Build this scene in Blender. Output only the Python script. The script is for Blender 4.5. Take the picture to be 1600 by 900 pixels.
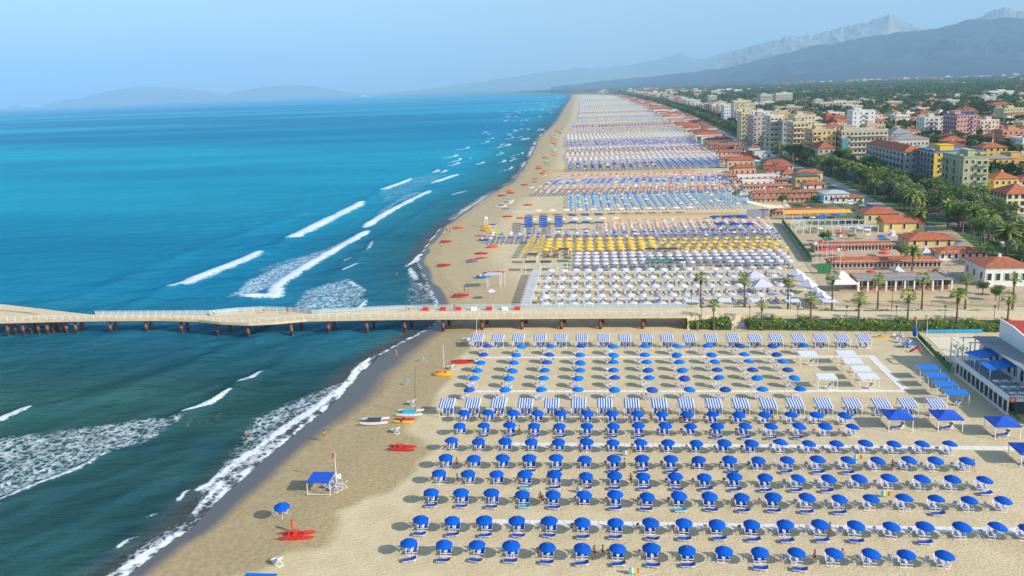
import bpy, math, random
import numpy as np
from mathutils import Vector, Matrix
random.seed(7); rng = np.random.default_rng(7)
PI = math.pi; R = math.radians
sc = bpy.context.scene; C = sc.collection
for o in list(bpy.data.objects): bpy.data.objects.remove(o)

# ------------------------------------------------------------------ camera
F_, CX_, CY_, H_ = 1244., 800., 361., 57.
pitch = math.atan(223.5/1244); roll = math.atan(.0365); yaw = R(6.06)
fw = np.array([-math.sin(yaw)*math.cos(pitch), math.cos(yaw)*math.cos(pitch), -math.sin(pitch)])
r0 = np.array([math.cos(yaw), math.sin(yaw), 0.]); u0 = np.cross(r0, fw)
cr, sr = math.cos(roll), math.sin(roll)
cR = r0*cr-u0*sr; cU = u0*cr+r0*sr
cam = bpy.data.objects.new('camera', bpy.data.cameras.new('camera')); C.objects.link(cam)
cam.matrix_world = Matrix(((cR[0], cU[0], -fw[0], 0), (cR[1], cU[1], -fw[1], 0), (cR[2], cU[2], -fw[2], H_), (0, 0, 0, 1)))
cam.data.sensor_width = 36; cam.data.lens = F_/1600*36; cam.data.shift_y = -89/1600
cam.data.clip_start = .5; cam.data.clip_end = 90000
sc.camera = cam

# ------------------------------------------------------------------ world, sun, exposure
SUN_EL = R(28); SD = Vector((.897, -.441, 0)).normalized()
w = bpy.data.worlds.new('World'); sc.world = w; w.use_nodes = True
nt = w.node_tree; bg = nt.nodes['Background']
sky = nt.nodes.new('ShaderNodeTexSky'); sky.sky_type = 'NISHITA'; sky.sun_disc = False
sky.sun_elevation = SUN_EL; sky.sun_rotation = math.atan2(SD.x, SD.y)
sky.altitude = 0; sky.air_density = 1.2; sky.dust_density = 1.3; sky.ozone_density = 3.5
nt.links.new(sky.outputs[0], bg.inputs[0]); bg.inputs[1].default_value = .15
sl = bpy.data.lights.new('sun', 'SUN'); sl.energy = 5.0; sl.angle = R(.5); sl.color = (1, .93, .83)
sun = bpy.data.objects.new('sun', sl); C.objects.link(sun)
sdir = Vector((SD.x*math.cos(SUN_EL), SD.y*math.cos(SUN_EL), math.sin(SUN_EL)))
sun.rotation_euler = sdir.to_track_quat('Z', 'Y').to_euler()
sc.view_settings.view_transform = 'Standard'; sc.view_settings.look = 'None'
sc.view_settings.exposure = .34; sc.view_settings.gamma = 1
sc.render.resolution_x, sc.render.resolution_y = 1024, 576
sc.cycles.volume_bounces = 2; sc.cycles.max_bounces = 6; sc.cycles.transparent_max_bounces = 8
HAZE = 8.2e-5; HAZE_TOP = 2100.

# ------------------------------------------------------------------ pixel <-> place helpers (photo is 1600 x 900)
def G(px, py, z=0.):
    d = fw+cR*(px-CX_)/F_-cU*(py-CY_)/F_
    t = (z-H_)/d[2]
    return float(d[0]*t), float(d[1]*t)
def P(x, y, z):
    v = np.array([x, y, z-H_]); k = v@fw
    return CX_+F_*(v@cR)/k, CY_-F_*(v@cU)/k
def XA(px, Y, z=0.):                      # x of the place seen at pixel column px at depth Y
    a, b = -3000., 6000.
    for _ in range(50):
        m = (a+b)/2
        if P(m, Y, z)[0] < px: a = m
        else: b = m
    return a
def ZT(x, Y, py):                         # height whose image row is py
    a, b = -5., 120.
    for _ in range(50):
        m = (a+b)/2
        if P(x, Y, m)[1] > py: a = m
        else: b = m
    return a
SEA = -.6

# ------------------------------------------------------------------ materials
def lin(c):
    if isinstance(c, str):
        c = [int(c[i:i+2], 16)/255 for i in (0, 2, 4)]
    return tuple(((v+.055)/1.055)**2.4 if v > .04045 else v/12.92 for v in c[:3])+(1,)
MATS = {}
def mat(name, c, rough=.7, var=.12, vscale=3., bump=0., bscale=8., metal=0., stripes=None, rnd=0., trans=0., spec=.5):
    if name in MATS: return MATS[name]
    m = bpy.data.materials.new(name); m.use_nodes = True; MATS[name] = m
    N = m.node_tree.nodes; L = m.node_tree.links; b = N['Principled BSDF']
    b.inputs['Roughness'].default_value = rough; b.inputs['Metallic'].default_value = metal
    b.inputs['Specular IOR Level'].default_value = spec
    col = lin(c)
    tc = N.new('ShaderNodeTexCoord')
    base = N.new('ShaderNodeRGB'); base.outputs[0].default_value = col; cur = base.outputs[0]
    if stripes:                            # woven stripes: (axis, period, second colour, fraction)
        ax, per, c2, fr = stripes
        sx = N.new('ShaderNodeSeparateXYZ'); L.new(tc.outputs['Object'], sx.inputs[0])
        d = N.new('ShaderNodeMath'); d.operation = 'DIVIDE'; L.new(sx.outputs[ax], d.inputs[0]); d.inputs[1].default_value = per
        f = N.new('ShaderNodeMath'); f.operation = 'FRACT'; L.new(d.outputs[0], f.inputs[0])
        g = N.new('ShaderNodeMath'); g.operation = 'LESS_THAN'; L.new(f.outputs[0], g.inputs[0]); g.inputs[1].default_value = fr
        mx = N.new('ShaderNodeMix'); mx.data_type = 'RGBA'; L.new(g.outputs[0], mx.inputs[0]); L.new(cur, mx.inputs[6]); mx.inputs[7].default_value = lin(c2); cur = mx.outputs[2]
    if var:
        n = N.new('ShaderNodeTexNoise'); n.inputs['Scale'].default_value = vscale; n.inputs['Detail'].default_value = 4
        ge = N.new('ShaderNodeNewGeometry'); L.new(ge.outputs['Position'], n.inputs['Vector'])
        mr = N.new('ShaderNodeMapRange'); mr.inputs[1].default_value = .3; mr.inputs[2].default_value = .7
        mr.inputs[3].default_value = 1-var; mr.inputs[4].default_value = 1+var; L.new(n.outputs[0], mr.inputs[0])
        v = mr.outputs[0]
        if rnd:
            oi = N.new('ShaderNodeObjectInfo'); m2 = N.new('ShaderNodeMapRange'); m2.inputs[3].default_value = 1-rnd; m2.inputs[4].default_value = 1+rnd
            L.new(oi.outputs['Random'], m2.inputs[0]); mu = N.new('ShaderNodeMath'); mu.operation = 'MULTIPLY'; L.new(v, mu.inputs[0]); L.new(m2.outputs[0], mu.inputs[1]); v = mu.outputs[0]
        vm = N.new('ShaderNodeVectorMath'); vm.operation = 'SCALE'; L.new(cur, vm.inputs[0]); L.new(v, vm.inputs['Scale']); cur = vm.outputs[0]
    L.new(cur, b.inputs['Base Color'])
    if bump:
        n2 = N.new('ShaderNodeTexNoise'); n2.inputs['Scale'].default_value = bscale; n2.inputs['Detail'].default_value = 3
        ge2 = N.new('ShaderNodeNewGeometry'); L.new(ge2.outputs['Position'], n2.inputs['Vector'])
        bp = N.new('ShaderNodeBump'); bp.inputs['Strength'].default_value = bump; bp.inputs['Distance'].default_value = .05
        L.new(n2.outputs[0], bp.inputs['Height']); L.new(bp.outputs[0], b.inputs['Normal'])
    if trans:
        t = N.new('ShaderNodeBsdfTranslucent'); L.new(cur, t.inputs[0]); ms = N.new('ShaderNodeMixShader'); ms.inputs[0].default_value = trans
        L.new(b.outputs[0], ms.inputs[1]); L.new(t.outputs[0], ms.inputs[2]); L.new(ms.outputs[0], N['Material Output'].inputs[0])
    return m
white = mat('white_paint', 'e4e4e2', .5, .06)
blue_f = mat('blue_canvas', '0052b6', .8, .07, 5, rnd=.08, trans=.08, spec=.12)
blue_f2 = mat('cobalt_canvas', '2452aa', .75, .07, 5, rnd=.1, trans=.08, spec=.12)
blue_f3 = mat('azure_canvas', '0870cc', .75, .07, 5, rnd=.1, trans=.08, spec=.12)
blue_c = mat('blue_chair_canvas', '1047a6', .8, .12, 6, rnd=.12)
aqua_c = mat('aqua_canvas', '1f9fc8', .8, .1)
strip_c = mat('navy_striped_canvas', 'd2d0da', .8, .05, stripes=(0, .16, '27348c', .45))
strip_y = mat('cream_striped_canvas', 'd8d4d8', .8, .05, stripes=(1, .22, '4a4c8c', .4))
cab_s = mat('cabana_blue_stripes', 'd4d8e0', .8, .04, stripes=(0, .44, '2458a4', .52))
cab_w = mat('cabana_pale_stripes', 'dfe2ea', .8, .04, stripes=(0, .36, 'b9c2da', .4))
cab_p = mat('cabana_plain_blue', '1373c8', .8, .06)
deep_b = mat('gazebo_blue', '0a4eb8', .8, .05)
white_f = mat('white_canvas', 'c9c9d6', .8, .05, rnd=.05, trans=.1)
cream_f = mat('cream_canvas', 'e6d8b8', .8, .05, trans=.1)
yellow_f = mat('yellow_canvas', 'e2b83a', .8, .06, rnd=.05, trans=.1)
brown_c = mat('tan_webbing', '8a6448', .8, .2)
steel = mat('galvanised_steel', 'a8acae', .4, .1, metal=.7)
dark_m = mat('dark_metal', '3a3d40', .5, .1)
rust = mat('rusted_steel', '74493a', .85, .35, 1.5, bump=.4)
conc = mat('pale_concrete', 'cdba98', .85, .1, .8, bump=.2)
conc_w = mat('walkway_concrete', 'ddd8d0', .85, .06, 1.2)
red_p = mat('red_fibreglass', 'c8301c', .35, .1, rnd=.1)
orange_p = mat('orange_fibreglass', 'e0641c', .4, .1)
yell_p = mat('yellow_fibreglass', 'e8b810', .35, .08)
white_p = mat('white_fibreglass', 'd8d8d4', .3, .06)
blue_p = mat('blue_fibreglass', '1a6fc0', .35, .08)
lime_p = mat('lime_fibreglass', 'a6d820', .35, .08)
aqua_p = mat('turquoise_trampoline', '35a8c8', .6, .08)
teak = mat('weathered_wood', '8a6a48', .8, .25, 2)
skin = mat('tanned_skin', 'b5744e', .6, .08)
hair = mat('dark_hair', '2a1c14', .8, .1)
roof_t = mat('terracotta_tiles', 'a55c3a', .85, .22, .7, bump=.5, bscale=5, rnd=.12)
roof_d = mat('dark_terracotta_tiles', '8a4636', .85, .25, .7, bump=.5, bscale=5, rnd=.1)
roof_g = mat('grey_roofing', '8d8f90', .8, .15, .4)
glass = mat('window_glass', '26323c', .12, .1, spec=.8)
shut_b = mat('brown_shutters', '7a5a40', .7, .1)
tar = mat('dark_roofing', '57585a', .9, .2, .5)
leaf_d = mat('dark_pine_leaves', '3e5c24', .7, .35, .35, rnd=.15, trans=.15)
leaf_m = mat('mid_green_leaves', '5c7632', .7, .35, .5, rnd=.2, trans=.2)
leaf_o = mat('grey_green_leaves', '7a8758', .7, .3, .5, rnd=.15, trans=.2)
leaf_p = mat('palm_leaves', '8a9740', .6, .3, 1.5, rnd=.1, trans=.2)
dead_p = mat('dry_palm_skirt', '7c6440', .9, .25)
hedge_m = mat('hedge_leaves', '7c9030', .7, .4, .6, trans=.2)
bark = mat('bark', '6e5a46', .9, .3, 3, bump=.5)
grass_m = mat('lawn', '45652a', .9, .3, .5)
asphalt = mat('asphalt', '55575c', .85, .12, .5)
paving = mat('grey_paving', 'a8a49c', .85, .1, .5)
town_m = mat('town_ground', '5c6340', .95, .4, .03)

# ------------------------------------------------------------------ mesh builder
class MB:
    def __init__(s): s.v = []; s.f = []; s.m = []
    def add(s, vs, fs, mi=0):
        o = len(s.v); s.v += [tuple(v) for v in vs]; s.f += [tuple(o+i for i in f) for f in fs]; s.m += [mi]*len(fs); return s
    def box(s, x0, y0, z0, x1, y1, z1, mi=0):
        return s.add([(x0, y0, z0), (x1, y0, z0), (x1, y1, z0), (x0, y1, z0), (x0, y0, z1), (x1, y0, z1), (x1, y1, z1), (x0, y1, z1)],
                     [(3, 2, 1, 0), (4, 5, 6, 7), (0, 1, 5, 4), (1, 2, 6, 5), (2, 3, 7, 6), (3, 0, 4, 7)], mi)
    def tube(s, p, q, r, r2=None, n=6, mi=0):
        p = Vector(p); q = Vector(q); r2 = r if r2 is None else r2
        d = (q-p).normalized(); a = d.orthogonal().normalized(); b = d.cross(a); vs = []
        for c, rr in ((p, r), (q, r2)):
            for k in range(n):
                t = 2*PI*k/n; vs.append(c+(a*math.cos(t)+b*math.sin(t))*rr)
        fs = [(k, (k+1) % n, n+(k+1) % n, n+k) for k in range(n)]+[tuple(range(n))[::-1], tuple(range(n, 2*n))]
        return s.add(vs, fs, mi)
    def path(s, pts, rs, n=6, mi=0):
        for i in range(len(pts)-1): s.tube(pts[i], pts[i+1], rs[i], rs[i+1], n, mi)
        return s
    def lathe(s, prof, n, c=(0, 0, 0), mi=0, sx=1, sy=1):
        vs = []; fs = []
        for r, z in prof:
            for k in range(n):
                t = 2*PI*k/n; vs.append((c[0]+r*math.cos(t)*sx, c[1]+r*math.sin(t)*sy, c[2]+z))
        for i in range(len(prof)-1):
            for k in range(n): fs.append((i*n+k, i*n+(k+1) % n, (i+1)*n+(k+1) % n, (i+1)*n+k))
        return s.add(vs, fs, mi)
    def prism(s, pts, z0, z1, mi=0):
        n = len(pts)
        vs = [(x, y, z0) for x, y in pts]+[(x, y, z1) for x, y in pts]
        return s.add(vs, [tuple(range(n))[::-1], tuple(range(n, 2*n))]+[(k, (k+1) % n, n+(k+1) % n, n+k) for k in range(n)], mi)
    def mesh(s, name, mats, smooth=False):
        me = bpy.data.meshes.new(name); me.from_pydata(s.v, [], s.f)
        for m in (mats if isinstance(mats, (list, tuple)) else [mats]): me.materials.append(m)
        if any(s.m): me.polygons.foreach_set('material_index', s.m)
        if smooth: me.polygons.foreach_set('use_smooth', [True]*len(s.f))
        me.update(); return me
KIDS = {}
def ob(name, mb, mats=None, parent=None, loc=None, rot=0., smooth=False):
    me = mb.mesh(name, mats, smooth) if isinstance(mb, MB) else mb
    o = bpy.data.objects.new(name, me); C.objects.link(o)
    if parent is not None: o.parent = parent; KIDS.setdefault(parent, []).append(o)
    if loc is not None: o.location = loc
    if rot: o.rotation_euler = (0, 0, rot)
    return o
def tag(o, label=None, cat=None, group=None, kind=None):
    if label: o['label'] = label
    if cat: o['category'] = cat
    if group: o['group'] = group
    if kind: o['kind'] = kind
    return o
def empty(name, label, cat, loc=(0, 0, 0), rot=0., group=None):
    o = bpy.data.objects.new(name, None); C.objects.link(o); o.location = loc; o.rotation_euler = (0, 0, rot); o.empty_display_size = .3
    return tag(o, label, cat, group)
def dup(o, loc=None, rot=None, label=None, parent=None, scale=None, group=None):
    c = o.copy(); C.objects.link(c)
    if parent is not None: c.parent = parent; KIDS.setdefault(parent, []).append(c)
    if loc is not None: c.location = loc
    if rot is not None: c.rotation_euler = rot if isinstance(rot, (tuple, list)) else (0, 0, rot)
    if scale is not None: c.scale = scale if isinstance(scale, (tuple, list)) else (scale,)*3
    if label: c['label'] = label
    if group: c['group'] = group
    for ch in KIDS.get(o, []): dup(ch, parent=c)
    return c
class Proto:                               # first placing moves the original, later ones copy it
    def __init__(s, root): s.root = root; s.used = False; root['_p'] = 1; del root['_p']
    def put(s, loc, rot=0., label=None, scale=1., group=None):
        rot = rot if isinstance(rot, tuple) else (0, 0, rot)
        if s.used: return dup(s.root, loc, rot, label, None, scale, group)
        s.used = True; o = s.root; o.location = loc; o.rotation_euler = rot; o.scale = scale if isinstance(scale, tuple) else (scale,)*3
        if label: o['label'] = label
        if group: o['group'] = group
        return o
ORD = 'first second third fourth fifth sixth seventh eighth ninth tenth eleventh twelfth thirteenth fourteenth fifteenth sixteenth seventeenth eighteenth nineteenth twentieth'.split()
ORD += ['twenty-'+x for x in ORD[:9]]+['thirtieth']+['thirty-'+x for x in ORD[:9]]
def struct(name, mb, m, smooth=False): return tag(ob(name, mb, m, smooth=smooth), kind='structure')

# ------------------------------------------------------------------ coast lines (world, sorted by depth)
SHORE = [G(a, b, SEA) for a, b in [(150, 925), (200, 899), (240, 868), (262, 850), (298, 828), (318, 805), (345, 778), (380, 748), (405, 725), (440, 696), (475, 667), (500, 648), (530, 622), (550, 600), (560, 586), (582, 568), (592, 556), (612, 545), (640, 530), (668, 516), (690, 501), (684, 470), (667, 435), (655, 408), (668, 384), (690, 357), (720, 334), (765, 304), (800, 284), (815, 265), (830, 240), (841, 215), (858, 200), (870, 188), (882, 168), (890, 156), (893, 150), (890, 146)]]
SHORE = [(-65, 30), (-62, 70)]+[p for p in SHORE if p[1] > 72]
SHORE += [(-480, 7020), (-1760, 11100), (-5700, 15700), (-14000, 18500), (-14500, 38900)]
SHORE.sort(key=lambda p: p[1])
sy = [p[1] for p in SHORE]; sx = [p[0] for p in SHORE]
shoreX = lambda Y: np.interp(Y, sy, sx)
clubX = lambda Y: np.interp(Y, [118.1, 169.8, 222.7, 270.9, 306.2, 442.7, 612.0, 837.7, 1828.9, 3984.5, 4692.4], [72.6, 67.9, 66.2, 67.6, 69.5, 79.1, 92.7, 101.5, 119.4, 105.3, 88.2])
promX = lambda Y: np.interp(Y, [118.4, 212.5, 261.9, 307.8, 406.6, 447.7, 530.0, 637.0, 816.8, 1111.8, 1400.7, 2408.9, 4692.9], [108.8, 114.8, 119.2, 121.7, 127.6, 129.3, 130.6, 132.1, 138.3, 152.8, 161.5, 174.8, 148.4])
def dist_poly(X, Y, pts, closed=False):
    d = np.full(X.shape, 1e9); n = len(pts)
    for i in range(n if closed else n-1):
        ax, ay = pts[i]; bx, by = pts[(i+1) % n]; dx, dy = bx-ax, by-ay
        t = np.clip(((X-ax)*dx+(Y-ay)*dy)/(dx*dx+dy*dy+1e-9), 0, 1)
        d = np.minimum(d, np.hypot(X-ax-t*dx, Y-ay-t*dy))
    return d
def inside(X, Y, pts):
    r = np.zeros(X.shape, bool); n = len(pts)
    for i in range(n):
        ax, ay = pts[i]; bx, by = pts[(i+1) % n]
        c = (ay > Y) != (by > Y)
        r ^= c & (X < (bx-ax)*(Y-ay)/(by-ay+1e-12)+ax)
    return r
def grid_mesh(name, X, Y, Z, mats, attrs=None, smooth=True):
    h, w_ = X.shape
    co = np.stack([X, Y, Z], -1).reshape(-1, 3).astype(np.float32)
    i = np.arange(h*w_).reshape(h, w_)
    q = np.stack([i[:-1, :-1], i[:-1, 1:], i[1:, 1:], i[1:, :-1]], -1).reshape(-1, 4)
    me = bpy.data.meshes.new(name); me.vertices.add(len(co)); me.vertices.foreach_set('co', co.ravel())
    me.loops.add(q.size); me.loops.foreach_set('vertex_index', q.ravel().astype(np.int32))
    me.polygons.add(len(q)); me.polygons.foreach_set('loop_start', np.arange(0, q.size, 4, dtype=np.int32))
    me.update(calc_edges=True); me.validate()
    me.polygons.foreach_set('use_smooth', np.full(len(q), smooth))
    for m in (mats if isinstance(mats, list) else [mats]): me.materials.append(m)
    for k, a in (attrs or {}).items():
        at = me.attributes.new(k, 'FLOAT', 'POINT'); at.data.foreach_set('value', a.ravel().astype(np.float32))
    return me
def vnoise(X, Y, s, seed=0):               # smooth value noise
    r = np.random.default_rng(seed).random((256, 256))
    x = X/s; y = Y/s; xi = np.floor(x).astype(int); yi = np.floor(y).astype(int); fx = x-xi; fy = y-yi
    fx = fx*fx*(3-2*fx); fy = fy*fy*(3-2*fy)
    a = r[yi % 256, xi % 256]; b = r[yi % 256, (xi+1) % 256]; c = r[(yi+1) % 256, xi % 256]; d = r[(yi+1) % 256, (xi+1) % 256]
    return (a*(1-fx)+b*fx)*(1-fy)+(c*(1-fx)+d*fx)*fy

# ------------------------------------------------------------------ sand
xs = np.concatenate([np.arange(-320, -112, 4.), np.arange(-112, 80, 1.), np.arange(80, 330, 10.)])
ys = [30.]
while ys[-1] < 5200: ys.append(ys[-1]+max(.9, ys[-1]*.006))
X, Y = np.meshgrid(xs, np.array(ys))
sd = dist_poly(X, Y, SHORE)*np.where(X > shoreX(Y), 1, -1)
wetw = 15*np.interp(Y, [70, 94, 111, 141, 168, 193, 223, 270, 350], [.3, .3, .38, .6, .6, .35, .16, .14, .16])
edge = sd+2.2*(vnoise(X, Y, 9, 3)-.5)
wet = np.clip(1-edge/wetw, 0, 1); wet = np.where(sd < 0, 1, wet)
damp_poly = [G(a, b) for a, b in [(100, 930), (420, 893), (450, 868), (512, 852), (530, 800), (600, 772), (645, 738), (668, 705), (664, 688), (630, 672), (655, 655), (700, 600), (705, 575), (735, 540), (745, 512), (700, 480), (400, 480)]]
ins = inside(X, Y, damp_poly); dd = dist_poly(X, Y, damp_poly, True)+0
damp = np.clip((np.where(ins, dd, -dd)+1.6*(vnoise(X, Y, 3, 5)-.5))/1.2+.5, 0, 1)
smooth = np.clip((np.interp(Y, [70, 111, 164, 200, 350], [9, 12, 14, 9, 8])-sd+2*(vnoise(X, Y, 5, 9)-.5))/3, 0, 1)
north = np.clip(1-(sd-20)/8, 0, 1)*.65
damp = np.where(Y > 184, north, damp)
Z = np.clip(sd/16, -1.5, 1)*(-SEA)+SEA
Z = np.where(sd < 0, SEA+sd*.05, Z); Z = np.maximum(Z, -4)
Z += np.where(sd > 8, .04*(vnoise(X, Y, 2.3, 8)-.5), 0)*(Y < 400)
X2 = X
sand = bpy.data.materials.new('beach_sand'); sand.use_nodes = True
N = sand.node_tree.nodes; L = sand.node_tree.links; b = N['Principled BSDF']
def attr(N, nm):
    a = N.new('ShaderNodeAttribute'); a.attribute_name = nm; return a.outputs['Fac']
def noise(N, L, scale, det=4, vec=None, rough=.55):
    n = N.new('ShaderNodeTexNoise'); n.inputs['Scale'].default_value = scale; n.inputs['Detail'].default_value = det; n.inputs['Roughness'].default_value = rough
    if vec is not None: L.new(vec, n.inputs['Vector'])
    return n.outputs[0]
def rampf(N, L, v, a, b_, c=0., d=1.):
    m = N.new('ShaderNodeMapRange'); m.inputs[1].default_value = a; m.inputs[2].default_value = b_; m.inputs[3].default_value = c; m.inputs[4].default_value = d
    L.new(v, m.inputs[0]); return m.outputs[0]
def mixc(N, L, f, a, b_):
    m = N.new('ShaderNodeMix'); m.data_type = 'RGBA'
    if isinstance(f, float): m.inputs[0].default_value = f
    else: L.new(f, m.inputs[0])
    for s, i in ((a, 6), (b_, 7)):
        if isinstance(s, tuple): m.inputs[i].default_value = s
        else: L.new(s, m.inputs[i])
    return m.outputs[2]
def mathn(N, L, op, a, b_=None):
    m = N.new('ShaderNodeMath'); m.operation = op
    for s, i in ((a, 0), (b_, 1)):
        if s is None: continue
        if isinstance(s, (int, float)): m.inputs[i].default_value = s
        else: L.new(s, m.inputs[i])
    return m.outputs[0]
geo = N.new('ShaderNodeNewGeometry').outputs['Position']
n1 = noise(N, L, .25, 5, geo); n2 = noise(N, L, 1.6, 4, geo)
dry = mixc(N, L, rampf(N, L, n1, .35, .65), lin('c2af88'), lin('cebc97'))
dmp = mixc(N, L, rampf(N, L, n2, .35, .65), lin('9c8861'), lin('af9b74'))
n3 = noise(N, L, .9, 6, geo, .75); dry = mixc(N, L, rampf(N, L, n3, .52, .72, 0., .3), dry, lin('a89877'))
col = mixc(N, L, attr(N, 'damp'), dry, dmp)
wt = rampf(N, L, attr(N, 'wet'), .12, .6)
col = mixc(N, L, wt, col, lin('5c5a58'))
L.new(col, b.inputs['Base Color'])
L.new(rampf(N, L, wt, .3, 1, .95, .42), b.inputs['Roughness'])
mp = N.new('ShaderNodeMapping'); mp.inputs['Rotation'].default_value = (0, 0, R(35)); mp.inputs['Scale'].default_value = (1.1, 3.2, 1); L.new(geo, mp.inputs[0])
hb = mathn(N, L, 'ADD', noise(N, L, 1., 2, mp.outputs[0]), mathn(N, L, 'MULTIPLY', noise(N, L, 3.2, 3, geo), .7))
bp = N.new('ShaderNodeBump'); bp.inputs['Distance'].default_value = .15
L.new(rampf(N, L, attr(N, 'smooth'), 0, 1, .8, .06), bp.inputs['Strength']); L.new(hb, bp.inputs['Height']); L.new(bp.outputs[0], b.inputs['Normal'])
tag(ob('beach', grid_mesh('beach', X2, Y, Z, sand, {'wet': wet, 'damp': np.maximum(damp, smooth*.9), 'smooth': smooth})), kind='structure')

# ------------------------------------------------------------------ sea
def GL(l): return [G(a, b_, SEA) for a, b_ in l]
WAVES = [  # (crest line px, half width m, strength, swell height m)
    ([(-40, 672), (0, 661), (46, 646)], 1.6, 1, .8), ([(290, 649), (325, 634), (360, 617)], 1.2, 1, .8), ([(376, 602), (395, 594), (411, 585)], 1.1, 1, .7),
    ([(-30, 800), (0, 782), (60, 757), (110, 740), (170, 712)], .45, 1, .3),
    ([(268, 452), (300, 440), (350, 420), (405, 399)], 3.3, 1, .9), ([(452, 376), (500, 352), (565, 319)], 3.2, 1, .9),
    ([(378, 465), (430, 466), (432, 450), (462, 428), (520, 395), (575, 363)], 2.2, 1, .8), ([(570, 358), (590, 343), (622, 324), (672, 300)], 2.2, 1, .8),
    ([(597, 298), (642, 281)], 2.4, 1, .7), ([(676, 286), (716, 273)], 2.4, 1, .6), ([(575, 392), (582, 378)], .7, .8, .2), ([(534, 409), (552, 403)], .7, .9, .2), ([(536, 424), (556, 414)], .9, .9, .2),
    ([(540, 436), (556, 446), (569, 455)], .7, .9, .2), ([(556, 486), (566, 478), (573, 467)], .9, .95, .2), ([(703, 306), (728, 299)], 1.2, .8, .3),
    ([(312, 768), (345, 745), (372, 722), (410, 697), (442, 672), (488, 642), (528, 612), (548, 596), (556, 580), (580, 560)], 1.0, 1, .25),
    ([(168, 905), (225, 868), (262, 848), (270, 838)], .7, .95, .15), ([(183, 858), (207, 843)], .7, 1, .2), ([(227, 810), (244, 804)], .6, 1, .2), ([(276, 783), (294, 770)], .8, 1, .25),
    ([(298, 808), (316, 790), (330, 772), (345, 757)], .5, .9, .1), ([(580, 557), (622, 543), (660, 519)], .4, .8, .1),
    ([(632, 418), (648, 408), (655, 398)], 1., .9, .1), ([(650, 438), (643, 425), (640, 418)], 1., .9, .1), ([(655, 443), (672, 458), (685, 474)], .6, .7, .1), ([(736, 322), (770, 303), (800, 287)], .6, .8, .1)]
WAVES.append(([(p[0]-.5, p[1]) for p in SHORE if 60 < p[1] < 350], .34, .9, .06, 1))
SWELL = [([(60, 478), (130, 466), (240, 420), (300, 395), (400, 360), (470, 335)], 5, .9), ([(205, 480), (240, 464), (272, 452)], 4, .9), ([(405, 399), (430, 388), (452, 376)], 4, .9), ([(46, 646), (120, 632), (200, 610), (300, 570), (400, 530), (450, 505)], 4, .9),
         ([(170, 712), (230, 688), (290, 649)], 3, .5), ([(360, 617), (376, 602)], 3, .7), ([(411, 585), (470, 550), (540, 520)], 3, .5), ([(480, 478), (520, 440), (575, 392), (640, 345), (700, 310)], 3, .5), ([(565, 319), (597, 298)], 3, .8), ([(642, 281), (700, 262), (760, 240)], 4, .6),
         ([(60, 860), (150, 800), (260, 740), (330, 690)], 3, .35), ([(0, 430), (150, 375), (300, 330), (450, 290)], 6, .6), ([(-30, 560), (100, 540), (220, 520)], 4, .5)]
LACE = [([(-40, 690), (0, 683), (130, 668), (240, 652), (292, 653), (240, 690), (170, 712), (110, 740), (60, 757), (0, 780), (-40, 800)], 0.47),
        ([(285, 655), (350, 640), (378, 648), (330, 668), (280, 672)], 0.23), ([(380, 462), (352, 466), (395, 435), (450, 410), (520, 385), (575, 360), (520, 395), (462, 428), (432, 450)], 0.50),
        ([(358, 465), (390, 436), (415, 440), (400, 468)], 0.53), ([(455, 482), (475, 455), (538, 438), (568, 456), (572, 468), (545, 488)], 0.46), ([(430, 440), (400, 420), (470, 400), (520, 385), (480, 420)], 0.34),
        ([(340, 735), (372, 690), (395, 655), (450, 630), (520, 600), (548, 595), (528, 612), (488, 642), (442, 672), (410, 697), (372, 722)], 0.44),
        ([(312, 768), (345, 745), (372, 722), (410, 697), (442, 672), (450, 685), (415, 715), (380, 745), (345, 775), (320, 800)], 0.53),
        ([(160, 905), (220, 852), (262, 826), (300, 812), (318, 805), (262, 850), (240, 868), (200, 899)], 0.55), ([(640, 415), (655, 440), (685, 470), (690, 495), (640, 495), (630, 470)], 0.32),
        ([(560, 480), (620, 470), (680, 495), (560, 500)], 0.23), ([(575, 360), (620, 318), (668, 300), (640, 300), (590, 330)], 0.38), ([(590, 300), (640, 277), (700, 272), (660, 292), (600, 318)], 0.30), ([(560, 350), (620, 300), (590, 320), (520, 370)], 0.23)]
rr = random.Random(3)
for k in range(85):                       # small breakers along the far shore
    Yk = 560+3200*rr.random()**1.5; off = rr.uniform(8, 34+Yk*.07); xk = shoreX(Yk)-off; ln = rr.uniform(8, 26)*(1+Yk/900)
    a = rr.uniform(-.12, .2)
    WAVES.append(([(xk-ln*math.sin(a)*.5, Yk-ln*.5), (xk+ln*.12, Yk), (xk+ln*math.sin(a)*.5, Yk+ln*.5)], (.5+rr.random()*.6)*(1+Yk/900), rr.uniform(.75, 1), .3, 1))
xn = np.concatenate([-np.geomspace(175, 39000, 70)[::-1], np.arange(-174, -27, .8), np.arange(-27, 30, 4.), [60, 120, 250]])
yn = [14.]
while yn[-1] < 38500: yn.append(yn[-1]+(.75 if yn[-1] < 140 else max(.75, (yn[-1]-70)*.0125)))
X, Y = np.meshgrid(xn, np.array(yn)); Z = np.full(X.shape, SEA); foam = np.zeros(X.shape)
wob = (vnoise(X, Y, 3.5, 11)-.5)*1.2
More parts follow.
